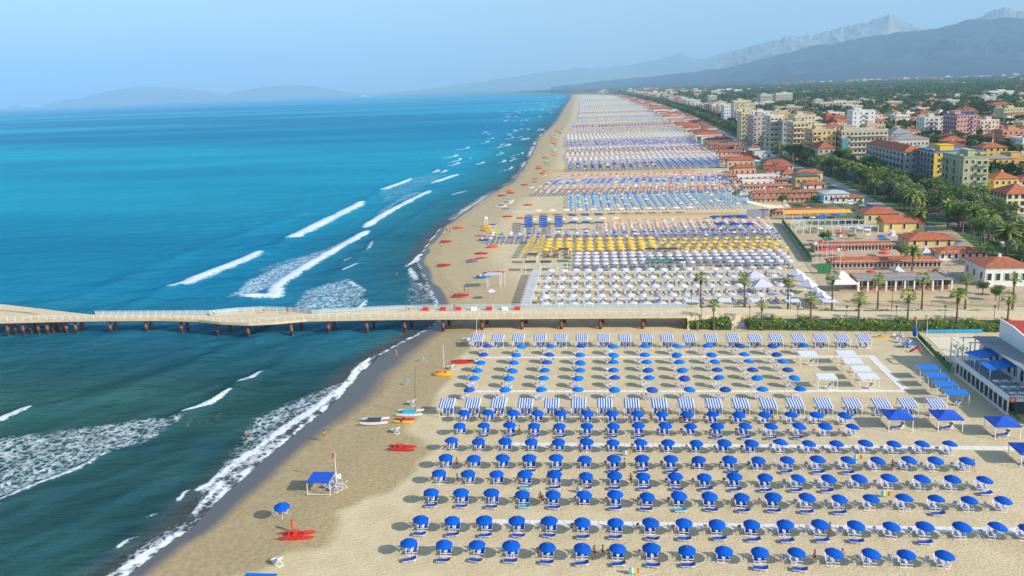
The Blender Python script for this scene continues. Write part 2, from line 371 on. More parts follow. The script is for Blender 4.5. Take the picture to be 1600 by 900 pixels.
for wv in WAVES:
    pts = wv[0] if len(wv) == 5 else GL(wv[0]); wd = wv[1]
    ax = [p[0] for p in pts]; ay = [p[1] for p in pts]; mg = 12+wd*4
    m = (X > min(ax)-mg) & (X < max(ax)+mg) & (Y > min(ay)-mg) & (Y < max(ay)+mg)
    if not m.any(): continue
    d = dist_poly(X[m], Y[m], pts)
    ends = np.minimum(np.hypot(X[m]-ax[0], Y[m]-ay[0]), np.hypot(X[m]-ax[-1], Y[m]-ay[-1]))
    wl = wd*np.clip(.35+ends/9, .35, 1)
    foam[m] = np.maximum(foam[m], wv[2]*np.clip(1.45-(d+wob[m]*wd*.3)/wl, 0, 1))
    Z[m] += wv[3]*np.exp(-(d/(wd*1.3+.8))**2)
for pts, wd, h in SWELL:
    pts = GL(pts); d = dist_poly(X, Y, pts); Z += h*np.exp(-(d/wd)**2)*.8
for pts, st in LACE:
    pts = GL(pts); i_ = inside(X, Y, pts); d = dist_poly(X, Y, pts, True)
    foam = np.maximum(foam, st*np.clip(np.where(i_, d, -d)/3+.55, 0, 1))
sdw = (shoreX(Y)-X)
far_wash = (Y > 350)*np.clip(1-sdw/6, 0, 1)*(sdw > -3)*.7
foam = np.maximum(foam, far_wash*vnoise(X, Y, 20, 2)*1.3)
ca, sa = math.cos(R(56)), math.sin(R(56)); Ua = X*ca+Y*sa; Va = -X*sa+Y*ca
rip = .42*(vnoise(Ua*.35, Va, 6, 21)-.5)+.26*(vnoise(Ua*.45+9, Va+4, 2.7, 22)-.5)+.3*(vnoise(Ua*.3, Va*1.0+33, 13, 23)-.5)
Z += np.clip((sdw-1)/8, 0, 1)*rip*np.clip((900-Y)/500, 0, 1)
Z = np.where(sdw < 1, SEA, Z)
shore_tint = np.clip(1-(sdw-3)/np.interp(Y, [70, 200, 470], [75, 55, 50]), 0, 1)  # nearness to the shore, tints the water
sea = bpy.data.materials.new('sea_water'); sea.use_nodes = True
N = sea.node_tree.nodes; L = sea.node_tree.links; b = N['Principled BSDF']
geo = N.new('ShaderNodeNewGeometry').outputs['Position']
sep = N.new('ShaderNodeSeparateXYZ'); L.new(geo, sep.inputs[0])
mp = N.new('ShaderNodeMapping'); mp.inputs['Scale'].default_value = (.25, 1, 1); mp.inputs['Rotation'].default_value = (0, 0, R(-20)); L.new(geo, mp.inputs[0])
big = noise(N, L, .0016, 4, mp.outputs[0]); mid = noise(N, L, .02, 4, mp.outputs[0])
open_ = mixc(N, L, rampf(N, L, big, .44, .56), lin('0a82aa'), lin('1eb4cc'))
open_ = mixc(N, L, rampf(N, L, mid, .35, .7, 0, .6), open_, lin('0e8eb2'))
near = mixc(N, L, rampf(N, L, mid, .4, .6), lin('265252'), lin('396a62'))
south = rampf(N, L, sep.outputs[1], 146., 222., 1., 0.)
tb = attr(N, 'shore_tint')
f1 = mathn(N, L, 'MAXIMUM', mathn(N, L, 'MULTIPLY', tb, .75), south)  # water turns greyer green towards the shore and south of the pier
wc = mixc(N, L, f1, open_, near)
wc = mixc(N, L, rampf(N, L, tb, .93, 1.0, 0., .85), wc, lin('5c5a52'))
nf = noise(N, L, .55, 6, geo, .65)
vv = N.new('ShaderNodeTexVoronoi'); vv.feature = 'DISTANCE_TO_EDGE'; vv.inputs['Scale'].default_value = .75
dn = N.new('ShaderNodeTexNoise'); dn.inputs['Scale'].default_value = .9; L.new(geo, dn.inputs['Vector']); va = N.new('ShaderNodeVectorMath'); va.operation = 'ADD'; vs_ = N.new('ShaderNodeVectorMath'); vs_.operation = 'SCALE'; vs_.inputs['Scale'].default_value = 2.2
L.new(dn.outputs['Color'], vs_.inputs[0]); L.new(geo, va.inputs[0]); L.new(vs_.outputs[0], va.inputs[1]); L.new(va.outputs[0], vv.inputs['Vector'])
lace = rampf(N, L, vv.outputs['Distance'], .0, .38, .82, .3); nf2 = noise(N, L, 1.7, 5, geo, .7)
fo = attr(N, 'foam')
nsum = mathn(N, L, 'ADD', mathn(N, L, 'MULTIPLY', nf, .4), mathn(N, L, 'ADD', mathn(N, L, 'MULTIPLY', nf2, .3), mathn(N, L, 'MULTIPLY', lace, .3)))
fm = mathn(N, L, 'ADD', fo, mathn(N, L, 'MULTIPLY', mathn(N, L, 'SUBTRACT', nsum, .5), 2.9))
ff = mathn(N, L, 'MULTIPLY', rampf(N, L, fm, .42, .98), rampf(N, L, fo, .12, .35))
wc = mixc(N, L, mathn(N, L, 'MULTIPLY', ff, .9), wc, lin('e2e8ea'))
df = N.new('ShaderNodeBsdfDiffuse'); gs = N.new('ShaderNodeBsdfGlossy'); gs.inputs['Roughness'].default_value = .12; gs.inputs['Color'].default_value = (.4, .78, 1, 1)
fn = N.new('ShaderNodeFresnel'); fn.inputs['IOR'].default_value = 1.33; mxs = N.new('ShaderNodeMixShader')
L.new(wc, df.inputs['Color']); L.new(mathn(N, L, 'MULTIPLY', mathn(N, L, 'MINIMUM', fn.outputs[0], .3), mathn(N, L, 'SUBTRACT', .85, mathn(N, L, 'MULTIPLY', ff, .6))), mxs.inputs[0])
L.new(df.outputs[0], mxs.inputs[1]); L.new(gs.outputs[0], mxs.inputs[2]); L.new(mxs.outputs[0], N['Material Output'].inputs[0])
mp2 = N.new('ShaderNodeMapping'); mp2.inputs['Scale'].default_value = (.3, 1, 1); mp2.inputs['Rotation'].default_value = (0, 0, R(-52)); L.new(geo, mp2.inputs[0])
hw = mathn(N, L, 'ADD', noise(N, L, .6, 6, mp2.outputs[0], .72), mathn(N, L, 'MULTIPLY', noise(N, L, .12, 4, mp2.outputs[0]), 2.2))
hw = mathn(N, L, 'ADD', hw, mathn(N, L, 'MULTIPLY', ff, .5))
bp = N.new('ShaderNodeBump'); bp.inputs['Strength'].default_value = 1.; bp.inputs['Distance'].default_value = 2.6; L.new(rampf(N, L, ff, 0, .6, 1., .12), bp.inputs['Strength']); L.new(hw, bp.inputs['Height'])
for n_ in (df, gs, fn): L.new(bp.outputs[0], n_.inputs['Normal'])
tag(ob('sea', grid_mesh('sea', X, Y, Z, sea, {'foam': foam, 'shore_tint': shore_tint})), kind='structure')

# ------------------------------------------------------------------ land behind the beach, hills, mountains
yl = [20., 60, 100, 170, 200, 222, 270, 306, 365, 442, 530, 612, 730, 838, 1170, 1830, 2800, 3985, 4690, 7020, 11100, 15700, 18500, 38800]
lf = [135. if v < 212 else float(clubX(v))+14 if v <= 4000 else float(shoreX(v))+(25 if v > 5300 else 190) for v in yl]
m = MB()
for i in range(len(yl)-1):
    m.add([(lf[i], yl[i], .03), (39000, yl[i], .03), (39000, yl[i+1], .03), (lf[i+1], yl[i+1], .03)], [(0, 1, 2, 3)])
struct('ground', m, town_m)
def ribbon(f, w_, z, y0, y1, step=25):
    m = MB(); yy = list(np.arange(y0, y1, step))+[y1]
    for a, b_ in zip(yy[:-1], yy[1:]):
        m.add([(f(a)-w_, a, z), (f(a)+w_, a, z), (f(b_)+w_, b_, z), (f(b_)-w_, b_, z)], [(0, 1, 2, 3)])
    return m
struct('promenade', ribbon(promX, 3.2, .08, 120, 3500), paving)
struct('road', ribbon(lambda y: promX(y)+19, 6, .05, 120, 3500), asphalt)
struct('lawn', ribbon(lambda y: promX(y)+8, 4.2, .04, 120, 1400), grass_m)
struct('pavement', ribbon(lambda y: promX(y)+27, 1.8, .12, 120, 2500), paving)
for s_ in (14.2, 23.8):
    struct('road_marking', ribbon(lambda y: promX(y)+s_, .12, .056, 120, 900), conc_w)
mt_f = mat('haze_tinted_woods', '12304a', .95, .3, .0009); mt_r = mat('rocky_peaks', '8f8c86', .95, .25, .0012); mt_h = mat('far_slopes', '4d5d50', .95, .25, .001)  # haze blue is put into the base colour of the wooded slopes
def ridge(name, prof, D, depth, m_, seed, base=0.):
    px = np.linspace(prof[0][0], prof[-1][0], 220); py = np.interp(px, [p[0] for p in prof], [p[1] for p in prof])
    r = np.random.default_rng(seed)
    nz = sum(r.uniform(.6, 1.2)*np.sin(px*fq+r.random()*6)*am for fq, am in ((.11, .8), (.23, .7), (.5, .5), (.9, .35)))*(1.3 if m_ is mt_r else .5)
    rows = 40; X = np.zeros((rows, len(px))); Y = X.copy(); Z = X.copy()
    for j, (a, b_) in enumerate(zip(px, py)):
        d = fw+cR*(a-CX_)/F_-cU*(b_-CY_)/F_; hd = math.hypot(d[0], d[1]); t = D/hd
        zr = H_+d[2]*t; zc = nz[j]/F_*t
        for i in range(rows):
            u = i/(rows-1)*1.25; k = 1-abs(u-1)*1.0 if u < 1 else 1-(u-1)*2.2
            rr_ = D-depth*(1-u)
            X[i, j] = d[0]/hd*rr_; Y[i, j] = d[1]/hd*rr_; Z[i, j] = (max(zr, 5)+zc*math.exp(-((u-1)/.09)**2))*max(k, 0)**1.25
    amp = np.clip(1.12-np.abs(np.linspace(0, 1.25, rows)-.55)/.5, 0.06, 1)[:, None]
    nn = sum(np.abs(vnoise(X, Y, s, seed+int(s))-.5)*a for s, a in ((1700, .5), (800, .35), (380, .25), (170, .12)))
    Z = Z*(1-nn*amp*(2.4 if D < 12000 else 2.2))+base
    tag(ob(name, grid_mesh(name, X, Y, Z, m_, smooth=False)), kind='structure')
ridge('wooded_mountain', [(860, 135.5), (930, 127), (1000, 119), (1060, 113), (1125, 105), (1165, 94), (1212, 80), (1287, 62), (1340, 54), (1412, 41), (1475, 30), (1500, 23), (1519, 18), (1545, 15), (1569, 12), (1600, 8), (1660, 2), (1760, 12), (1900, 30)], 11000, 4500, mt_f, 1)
ridge('rocky_peak', [(1120, 90), (1156, 72), (1200, 56), (1225, 47), (1256, 45), (1287, 39), (1319, 37), (1350, 28), (1375, 20), (1390, 14), (1400, 20), (1412, 27), (1431, 33), (1480, 45), (1540, 60)], 15000, 3500, mt_r, 2)
ridge('jagged_peak', [(1480, 40), (1510, 22), (1525, 17), (1545, 9), (1562, 3), (1575, 3), (1587, 7), (1605, 9), (1680, 30)], 14000, 2500, mt_r, 3)
ridge('mountain_range', [(600, 144.5), (660, 139), (720, 130), (760, 124), (790, 120), (812, 116), (869, 106), (912, 100), (950, 100), (975, 95), (1012, 89), (1045, 84), (1062, 80), (1078, 84), (1094, 86), (1112, 80), (1131, 74), (1160, 68), (1200, 70), (1300, 80), (1420, 95)], 24000, 6000, mt_h, 4)
ridge('headland', [(66, 163.5), (100, 155), (120, 153), (150, 142), (175, 137), (200, 134), (260, 132.5), (310, 139), (345, 146), (380, 151)], 24500, 2500, mt_h, 6)
ridge('headland', [(340, 153), (356, 148), (370, 140), (410, 133), (480, 130.5), (520, 138), (560, 146), (620, 146)], 23500, 2500, mt_h, 7)
ridge('islet', [(16, 166.5), (24, 163), (30, 164), (34, 166.5)], 23500, 500, mt_h, 8)
# ---- NEXT

# ------------------------------------------------------------------ beach furniture prototypes
def umbrella(name, label, cat, m_, r=1.1, top=2.45, group=None, parts=True, gores=8):
    e = empty(name, label, cat, group=group)
    c = MB(); prof = [(.03, top+.06), (r*.35, top-.05), (r*.7, top-.22), (r, top-.46)]
    vs = []; n = gores*2
    for rad, z in prof+[(r*.995, top-.6)]:
        for k in range(n):
            t = 2*PI*k/n; sc_ = 1 if k % 2 == 0 else .955
            vs.append((rad*sc_*math.cos(t), rad*sc_*math.sin(t), z-(0 if k % 2 == 0 else -.02*rad)))
    fs = [(i*n+k, i*n+(k+1) % n, (i+1)*n+(k+1) % n, (i+1)*n+k) for i in range(4) for k in range(n)]+[tuple(range(n))[::-1]]
    c.add(vs, fs); ob('canopy', c, m_, e)
    ob('pole', MB().tube((0, 0, -.1), (0, 0, top+.12), .025, n=6), white, e)
    return Proto(e)
UG = 'beach umbrellas of the near beach'
um_a = umbrella('beach_umbrella', 'x', 'umbrella', blue_f, group=UG)
um_b = umbrella('beach_umbrella', 'x', 'umbrella', blue_f2, group=UG)
um_c = umbrella('beach_umbrella', 'x', 'umbrella', blue_f3, group=UG)

def deckchair(name, cat, fab, group, lab='x'):
    e = empty(name, lab, cat, group=group); f = MB()
    for x in (-.3, .3):
        f.tube((x, -1.15, .02), (x, -.1, .62), .03, n=4); f.tube((x, -1.25, .42), (x, -.35, .3), .03, n=4); f.tube((x, -.35, .3), (x, .15, 1.0), .03, n=4); f.tube((x, -.9, .38), (x, .05, .02), .03, n=4)
        f.tube((x, -.95, .6), (x, -.12, .62), .035, n=4)
    for y, z in ((-1.22, .42), (-1.12, .03), (.15, 1.0), (.02, .04)): f.tube((-.33, y, z), (.33, y, z), .035, n=4)
    ob('frame', f, white, e)
    c = MB(); pts = [(-1.18, .40), (-.8, .33), (-.36, .27), (-.2, .48), (.0, .75), (.13, .96)]
    for (y0, z0), (y1, z1) in zip(pts[:-1], pts[1:]):
        c.add([(-.26, y0, z0), (.26, y0, z0), (.26, y1, z1), (-.26, y1, z1), (-.26, y0, z0-.02), (.26, y0, z0-.02), (.26, y1, z1-.02), (-.26, y1, z1-.02)], [(0, 1, 2, 3), (7, 6, 5, 4), (0, 3, 7, 4), (1, 5, 6, 2)])
    ob('sling', c, fab, e)
    return Proto(e)
dc_b = deckchair('deckchair', 'deckchair', blue_c, 'blue deckchairs under the near umbrellas')
dc_s = deckchair('deckchair', 'deckchair', strip_c, 'navy striped deckchairs under the near umbrellas')
dc_t = deckchair('striped_lounger', 'deckchair', strip_c, 'striped loungers of the middle rows')

def cot(fab, lab):
    e = empty('folding_cot', lab, 'cot', group='low folding cots between the umbrella rows'); f = MB()
    for y in (-.36, .36): f.tube((-.85, y, .3), (.85, y, .3), .03, n=4)
    f.tube((-.84, -.36, .3), (-.84, .36, .3), .03, n=4)
    for x in (-.6, .55):
        for y in (-.36, .36): f.tube((x, y, 0), (x+.12, y, .3), .025, n=4)
    ob('frame', f, white, e)
    c = MB().box(-.84, -.34, .29, .2, .34, .33).add([(.2, -.34, .31), (.2, .34, .31), (.85, .34, .55), (.85, -.34, .55), (.2, -.34, .28), (.2, .34, .28), (.85, .34, .52), (.85, -.34, .52)], [(0, 3, 2, 1), (4, 5, 6, 7), (0, 4, 7, 3), (1, 2, 6, 5), (2, 3, 7, 6)])
    ob('sling', c, fab, e); return Proto(e)
cot_b = cot(blue_c, 'x'); cot_a = cot(aqua_c, 'x')
def folder(fab, grp, nm='folding_chair'):
    e = empty(nm, 'x', 'chair', group=grp); f = MB()
    for x in (-.25, .25):
        f.tube((x, -.25, 0), (x, .25, .45), .02, n=4); f.tube((x, .25, 0), (x, -.22, .45), .02, n=4); f.tube((x, .22, .4), (x, .34, .9), .02, n=4); f.tube((x, -.25, .62), (x, .28, .64), .025, n=4)
    f.tube((-.25, .34, .9), (.25, .34, .9), .02, n=4)
    ob('frame', f, white, e)
    ob('sling', MB().box(-.24, -.22, .42, .24, .22, .45).add([(-.24, .24, .55), (.24, .24, .55), (.24, .35, .9), (-.24, .35, .9), (-.24, .27, .55), (.24, .27, .55), (.24, .38, .9), (-.24, .38, .9)], [(0, 1, 2, 3), (7, 6, 5, 4), (0, 3, 7, 4), (1, 5, 6, 2), (3, 2, 6, 7)]), fab, e)
    return Proto(e)
fc_t = folder(brown_c, 'folding chairs beside the umbrellas'); fc_s = folder(strip_c, 'folding chairs beside the umbrellas')
def cabana(name, m_, grp, w_=2.6, d=2.7, zf=2.05, zb=2.5, chairs=blue_c, scallop=True, cat='sunshade'):
    e = empty(name, 'x', cat, group=grp); f = MB()
    for x in (-w_/2, w_/2):
        f.box(x-.04, -d/2-.04, 0, x+.04, -d/2+.04, zf); f.box(x-.04, d/2-.04, 0, x+.04, d/2+.04, zb)
        f.tube((x, -d/2, zf), (x, d/2, zb), .035, n=4)
    f.box(-w_/2, -d/2-.03, zf-.05, w_/2, -d/2+.03, zf); f.box(-w_/2, d/2-.03, zb-.05, w_/2, d/2+.03, zb); f.box(-w_/2, -d/2-.03, .12, w_/2, -d/2+.03, .2)
    ob('frame', f, white, e)
    c = MB(); n = 12; c.add([(-w_/2, -d/2-.1, zf+.04), (w_/2, -d/2-.1, zf+.04), (w_/2, d/2, zb+.04), (-w_/2, d/2, zb+.04), (-w_/2, -d/2-.1, zf+.02), (w_/2, -d/2-.1, zf+.02), (w_/2, d/2, zb+.02), (-w_/2, d/2, zb+.02)], [(0, 1, 2, 3), (7, 6, 5, 4), (0, 3, 7, 4), (1, 5, 6, 2), (2, 6, 7, 3)])
    for k in range(n):
        a = -w_/2+k*w_/n; b_ = a+w_/n; y = -d/2-.11
        c.add([(a, y, zf+.03), (b_, y, zf+.03), (b_-.05, y-.01, zf-.2), (a+.05, y-.01, zf-.2)], [(0, 1, 2, 3)])
    ob('awning', c, m_, e)
    return Proto(e)
cb_s = cabana('striped_cabana', cab_s, 'blue and white striped cabanas')
cb_w = cabana('pale_cabana', cab_w, 'pale cabanas near the diagonal walkway', w_=3.4, d=2.3, zf=2.3, zb=2.4)
cb_p = cabana('blue_cabana', cab_p, 'plain blue cabanas beside the restaurant', w_=3.6, d=2.3, zf=2.3, zb=2.4)
def gazebo(name, m_, grp, w_, d, z0, z1, cat='gazebo', mf=None, arch=False):
    e = empty(name, 'x', cat, group=grp); f = MB()
    for x in (-w_/2+.1, w_/2-.1):
        for y in (-d/2+.1, d/2-.1): f.box(x-.05, y-.05, 0, x+.05, y+.05, z0)
    f.box(-w_/2+.05, -d/2+.05, z0-.1, w_/2-.05, -d/2+.15, z0-.02).box(-w_/2+.05, d/2-.15, z0-.1, w_/2-.05, d/2-.05, z0-.02).box(-w_/2+.05, -d/2+.15, z0-.1, -w_/2+.15, d/2-.15, z0-.02)
    ob('frame', f, mf or white, e)
    rx = w_*.12; c = MB()
    vs = [(-w_/2, -d/2, z0), (w_/2, -d/2, z0), (w_/2, d/2, z0), (-w_/2, d/2, z0), (-w_*.28, -d*.28, z0+(z1-z0)*.4), (w_*.28, -d*.28, z0+(z1-z0)*.4), (w_*.28, d*.28, z0+(z1-z0)*.4), (-w_*.28, d*.28, z0+(z1-z0)*.4), (-rx*.4, 0, z1), (rx*.4, 0, z1),
          (-w_/2, -d/2, z0-.28), (w_/2, -d/2, z0-.28), (w_/2, d/2, z0-.28), (-w_/2, d/2, z0-.28)]
    fs = [(0, 1, 5, 4), (1, 2, 6, 5), (2, 3, 7, 6), (3, 0, 4, 7), (4, 5, 9, 8), (5, 6, 9), (6, 7, 8, 9), (7, 4, 8), (10, 11, 1, 0), (11, 12, 2, 1), (12, 13, 3, 2), (13, 10, 0, 3)]
    ob('canopy', c.add(vs, fs), m_, e)
    return Proto(e)
gz_b = gazebo('blue_gazebo', deep_b, 'blue gazebos behind the umbrella rows', 3.9, 3.8, 2.3, 3.05)
def small_table():
    e = empty('side_table', 'x', 'table', group='small white tables under the umbrellas')
    ob('tabletop', MB().lathe([(0, .5), (.22, .5), (.22, .54), (0, .54)], 8), white, e); ob('leg', MB().tube((0, 0, 0), (0, 0, .5), .04, n=5), white, e)
    return Proto(e)
tb = small_table()

# ------------------------------------------------------------------ near beach: umbrella rows read off the photo
ROWS = [(847, 866, [638, 692, 745, 798, 854, 908, 964, 1018, 1074, 1131, 1187.5, 1243.5, 1300, 1359, 1416, 1474.5]),
        (810, 823, [656, 706, 757, 808, 859, 909, 962, 1015, 1068, 1120, 1174, 1227, 1280, 1335, 1391, 1444, 1501, 1556, 1603]),
        (768, 780, [672.5, 720, 768, 816, 862.5, 911.5, 961, 1010, 1060, 1108, 1159, 1209, 1259, 1309.5, 1359, 1412, 1462.5, 1514, 1566]),
        (738, 748, [685, 731, 776, 820, 867, 915, 960, 1005, 1055, 1101, 1148, 1196, 1243, 1292, 1340, 1387, 1438, 1487, 1536]),
        (714, 718, [696, 740, 784, 827, 869, 913, 959, 1005, 1048, 1093, 1139, 1184, 1229, 1276, 1322, 1368, 1417, 1460, 1508]),
        (687.5, 693, [705, 747.5, 789, 830.5, 872.5, 915.5, 957.5, 1000, 1044, 1087.5, 1130.5, 1173, 1217.5, 1262, 1306, 1350, 1395, 1439, 1483]),
        (663, 665.5, [717.5, 755.5, 795.5, 834.5, 874, 916, 957, 997.5, 1038, 1079, 1121, 1162.5, 1203, 1246, 1288, 1330]),
        (643, 647.5, [724.5, 762.5, 801, 839, 877, 917, 956, 994.5, 1034.5, 1073, 1114, 1154, 1194, 1235, 1274, 1317])]
TROWS = [(607, 606, [733, 790, 847, 903, 960, 1018, 1076, 1134, 1192, 1251]), (589, 588, [742, 796, 849, 904, 961, 1015, 1070, 1126, 1184, 1240]),
         (577, 576, [746, 799, 852, 906, 959, 1014, 1067, 1121, 1176, 1231]), (565, 563, [751, 802, 854, 906, 959, 1011, 1063, 1116, 1169, 1223]),
         (553, 552, [756, 806, 857, 907, 958, 1008, 1059, 1112, 1163, 1215]), (539.5, 538, [761, 812, 860, 908, 957, 1007, 1056, 1106, 1156, 1207, 1257])]
rn = random.Random(11); RN = ['front', 'second', 'third', 'fourth', 'fifth', 'sixth', 'seventh', 'eighth']
for ri, (ya, yb, xs_) in enumerate(ROWS):
    for i, x in enumerate(xs_):
        y = ya+(yb-ya)*(x-xs_[0])/(xs_[-1]-xs_[0]); gx, gy = G(x, y, 2.15)
        right = x > 1240-ri*10
        wh = f'{ORD[i]} umbrella from left, {RN[ri]} row'
        tilt = (rn.gauss(0, .035), rn.gauss(.02, .04)+(.1 if right else 0), rn.random()*.7)
        um_a.put((gx, gy, 0), tilt, f'bright blue beach umbrella, {ORD[i]} from the left in the {RN[ri]} row', scale=rn.uniform(.96, 1.05))
        pr = dc_s if right else dc_b; ck = 'navy striped' if right else 'blue'; sh = .35 if right else .1
        for sx_, sd_ in ((-.38, 'left'), (.38, 'right')):
            pr.put((gx+sh+sx_, gy+1.7+rn.gauss(0, .06), 0), rn.gauss(0, .04), f'{sd_} {ck} deckchair under the {wh}')
        tb.put((gx+sh, gy+.9, 0), 0, f'small white table between deckchairs under the {wh}')
        if rn.random() < .82:
            (fc_s if right else fc_t).put((gx-1.1+rn.gauss(0, .1), gy+1.3+rn.gauss(0, .15), 0), rn.uniform(-.8, .8), ('striped' if right else 'tan')+f' folding chair left of the {wh}')
        if ri in (0, 1, 2, 3, 4, 6) and (rn.random() < (.95 if x < 1260 and ri < 3 else .8 if x < 1330 else .3)):
            aq = (ri, i) in ((2, 8), (4, 9), (3, 3), (2, 3))
            (cot_a if aq else cot_b).put((gx+.1+rn.gauss(0, .15), gy-.5-(.15 if ri < 2 else 0)+rn.gauss(0, .08), 0), rn.gauss(0, .12), ('turquoise' if aq else 'blue')+f' low folding cot in front of the {wh}')
TR = ['seventh', 'sixth', 'fifth', 'fourth', 'third', 'second']
for ri, (ya, yb, xs_) in enumerate(TROWS):
    for i, x in enumerate(xs_):
        y = ya+(yb-ya)*(x-xs_[0])/(xs_[-1]-xs_[0]); gx, gy = G(x, y, 2.25)
        pr, cn = rn.choice([(um_b, 'cobalt'), (um_c, 'azure'), (um_c, 'azure')])
        wh = f'{ORD[i]} umbrella from left, {ORD[5-ri]} row before pier cabanas'
        pr.put((gx, gy, 0), (rn.gauss(0, .05), rn.gauss(0, .06), rn.random()), f'{cn} blue beach umbrella, {ORD[i]} from left, {ORD[5-ri]} row before the pier cabanas')
        for q, (ax, ay) in enumerate(((-1.6, .15), (-.8, .65))):
            dc_t.put((gx+ax+rn.gauss(0, .12), gy+ay+rn.gauss(0, .1), 0), 1.25+rn.gauss(0, .15), ('left' if q == 0 else 'right')+f' striped lounger by the {wh}')
CA = [746, 778, 810, 844, 876, 909, 943, 976, 1010, 1042, 1077, 1111, 1145, 1179, 1212, 1247, 1282, 1316, 1349]
CBX = [699, 739, 779, 821, 862, 904, 945, 987, 1030, 1072, 1115, 1157, 1200, 1242, 1286, 1331, 1376, 1418, 1462]
dc_k = deckchair('deckchair', 'deckchair', blue_c, 'deckchairs inside the striped cabanas')
for xs_, y, wh in ((CA, 526.5, 'row beside the pier'), (CBX, 628.5, 'row behind the umbrella rows')):
    for i, x in enumerate(xs_):
        gx, gy = G(x, y, 2.3); cb_s.put((gx, gy, 0), 0, f'blue and white striped cabana, {ORD[i]} from the left in the {wh}')
        for s_, q in ((-.6, 'left'), (.6, 'right')):
            dc_k.put((gx+s_, gy+.4, 0), rn.gauss(0, .1), f'{q} deckchair in {ORD[i]} cabana from left, {wh}')
dc_w = deckchair('striped_lounger', 'deckchair', strip_y, 'loungers under the pale and blue cabanas')
for i, (x, y, wh) in enumerate([(1262, 552, 'leftmost of the far pale cabanas'), (1321.5, 551, 'farthest of the four beside the diagonal walkway'), (1332, 563, 'second of the four beside the diagonal walkway'), (1345, 575.5, 'third of the four beside the diagonal walkway'), (1356, 587, 'nearest of the four beside the diagonal walkway'), (1291, 587.5, 'standing alone left of the four')]):
    gx, gy = G(x, y, 2.35); cb_w.put((gx, gy, 0), 0, f'white faintly striped cabana, {wh}'); dc_w.put((gx+.7, gy-.1, 0), -.9, f'cream striped lounger under the pale cabana, {wh}')
for i, (x, y) in enumerate([(1450, 573.5), (1463, 586), (1477, 599), (1493, 612)]):
    gx, gy = G(x, y, 2.35); cb_p.put((gx, gy, 0), 0, f'plain blue cabana in shade, {ORD[i]} from the pier side next to the restaurant'); dc_w.put((gx+.7, gy-.1, 0), -.9, f'striped lounger under the plain blue cabana, {ORD[i]} from the pier side')
for i, (x, y) in enumerate([(1402, 644), (1478.5, 644.5), (1567, 655), (1608, 697)]):
    gx, gy = G(x, y, 2.6); wh = ['left', 'middle', 'right', 'last, cut by the photo edge,'][i]
    gz_b.put((gx, gy, 0), 0, f'deep blue pyramid gazebo on white posts, {wh} one'); dc_w.put((gx+.8, gy-.2, 0), -.8, f'striped lounger under the deep blue gazebo, {wh} one'); cot_b.put((gx-.5, gy-.8, 0), .2, f'blue low cot under the deep blue gazebo, {wh} one')
# walkways of pale slabs
def walk(a, b_, w_, nm='walkway'):
    (x0, y0), (x1, y1) = G(*a), G(*b_); d = Vector((x1-x0, y1-y0)); L_ = d.length; d.normalize(); n_ = Vector((-d.y, d.x))*w_/2
    m = MB(); k = int(L_/1.5); pv = .04
    for i in range(k):
        p = Vector((x0, y0))+d*(L_*i/k+.03); q = Vector((x0, y0))+d*(L_*(i+1)/k-.03)
        m.prism([(p-n_)[:], (q-n_)[:], (q+n_)[:], (p+n_)[:]], -.03, pv+.01*rn.random())
    return struct(nm, m, conc_w)
walk((757, 815.5), (1600, 829.5), 1.25); walk((800, 694), (1600, 700.5), 1.2); walk((733, 611.5), (1412, 611), .9); walk((758, 558.5), (1362, 557), .8); walk((1360, 556), (1414, 609), 1.5)

# ------------------------------------------------------------------ pier
pz = 3.3
e = empty('pier', 'long pale concrete pier on rusty steel piles with white railings', 'pier')
near_l = [G(a, b_, pz-.7) for a, b_ in [(-60, 509), (0, 506.5), (100, 504), (170, 503), (250, 502.5), (310, 504), (345, 508), (390, 510), (430, 508), (480, 503.5)]]
ny = G(700, 500.5, pz-.7)[1]; near_l = [(x, y) for x, y in near_l]+[(-48, ny), (21, ny)]
far_l = [G(a, b_, pz) for a, b_ in [(-60, 483), (0, 486), (60, 492), (150, 493), (330, 492), (370, 488), (410, 486), (450, 487), (490, 491)]]
fy = ny+7.0; far_l = far_l+[(-48, fy), (21, fy)]
def strip(A, B, z0, z1, mi=0):
    xa = sorted(set([p[0] for p in A]+[p[0] for p in B])); lo = max(A[0][0], B[0][0]); xa = [x for x in xa if x >= lo]
    m = MB()
    ia = lambda x: float(np.interp(x, [p[0] for p in A], [p[1] for p in A])); ib = lambda x: float(np.interp(x, [p[0] for p in B], [p[1] for p in B]))
    for a, b_ in zip(xa[:-1], xa[1:]):
        m.prism([(a, ia(a)), (b_, ia(b_)), (b_, ib(b_)), (a, ib(a))], z0, z1, mi)
    return m, ia, ib
mdk, ya_, yb_ = strip(near_l, far_l, pz-.35, pz); mdk.m = [0]*len(mdk.f)
ob('deck', mdk, conc, e)
bm = MB()
for ff_, o_ in ((near_l, .5), (far_l, -.5)):
    for (x0, y0), (x1, y1) in zip(ff_[:-1], ff_[1:]): bm.prism([(x0, y0+o_-.25), (x1, y1+o_-.25), (x1, y1+o_+.25), (x0, y0+o_+.25)], pz-.8, pz-.352)
ob('edge_beam', bm, rust, e)
kb = MB()
for ff_, o_ in ((near_l, -.02), (far_l, .02)):
    for (x0, y0), (x1, y1) in zip(ff_[:-1], ff_[1:]): kb.prism([(x0, y0+o_-.12), (x1, y1+o_-.12), (x1, y1+o_+.12), (x0, y0+o_+.12)], pz-.5, pz+.12)
ob('kerb', kb, conc, e)
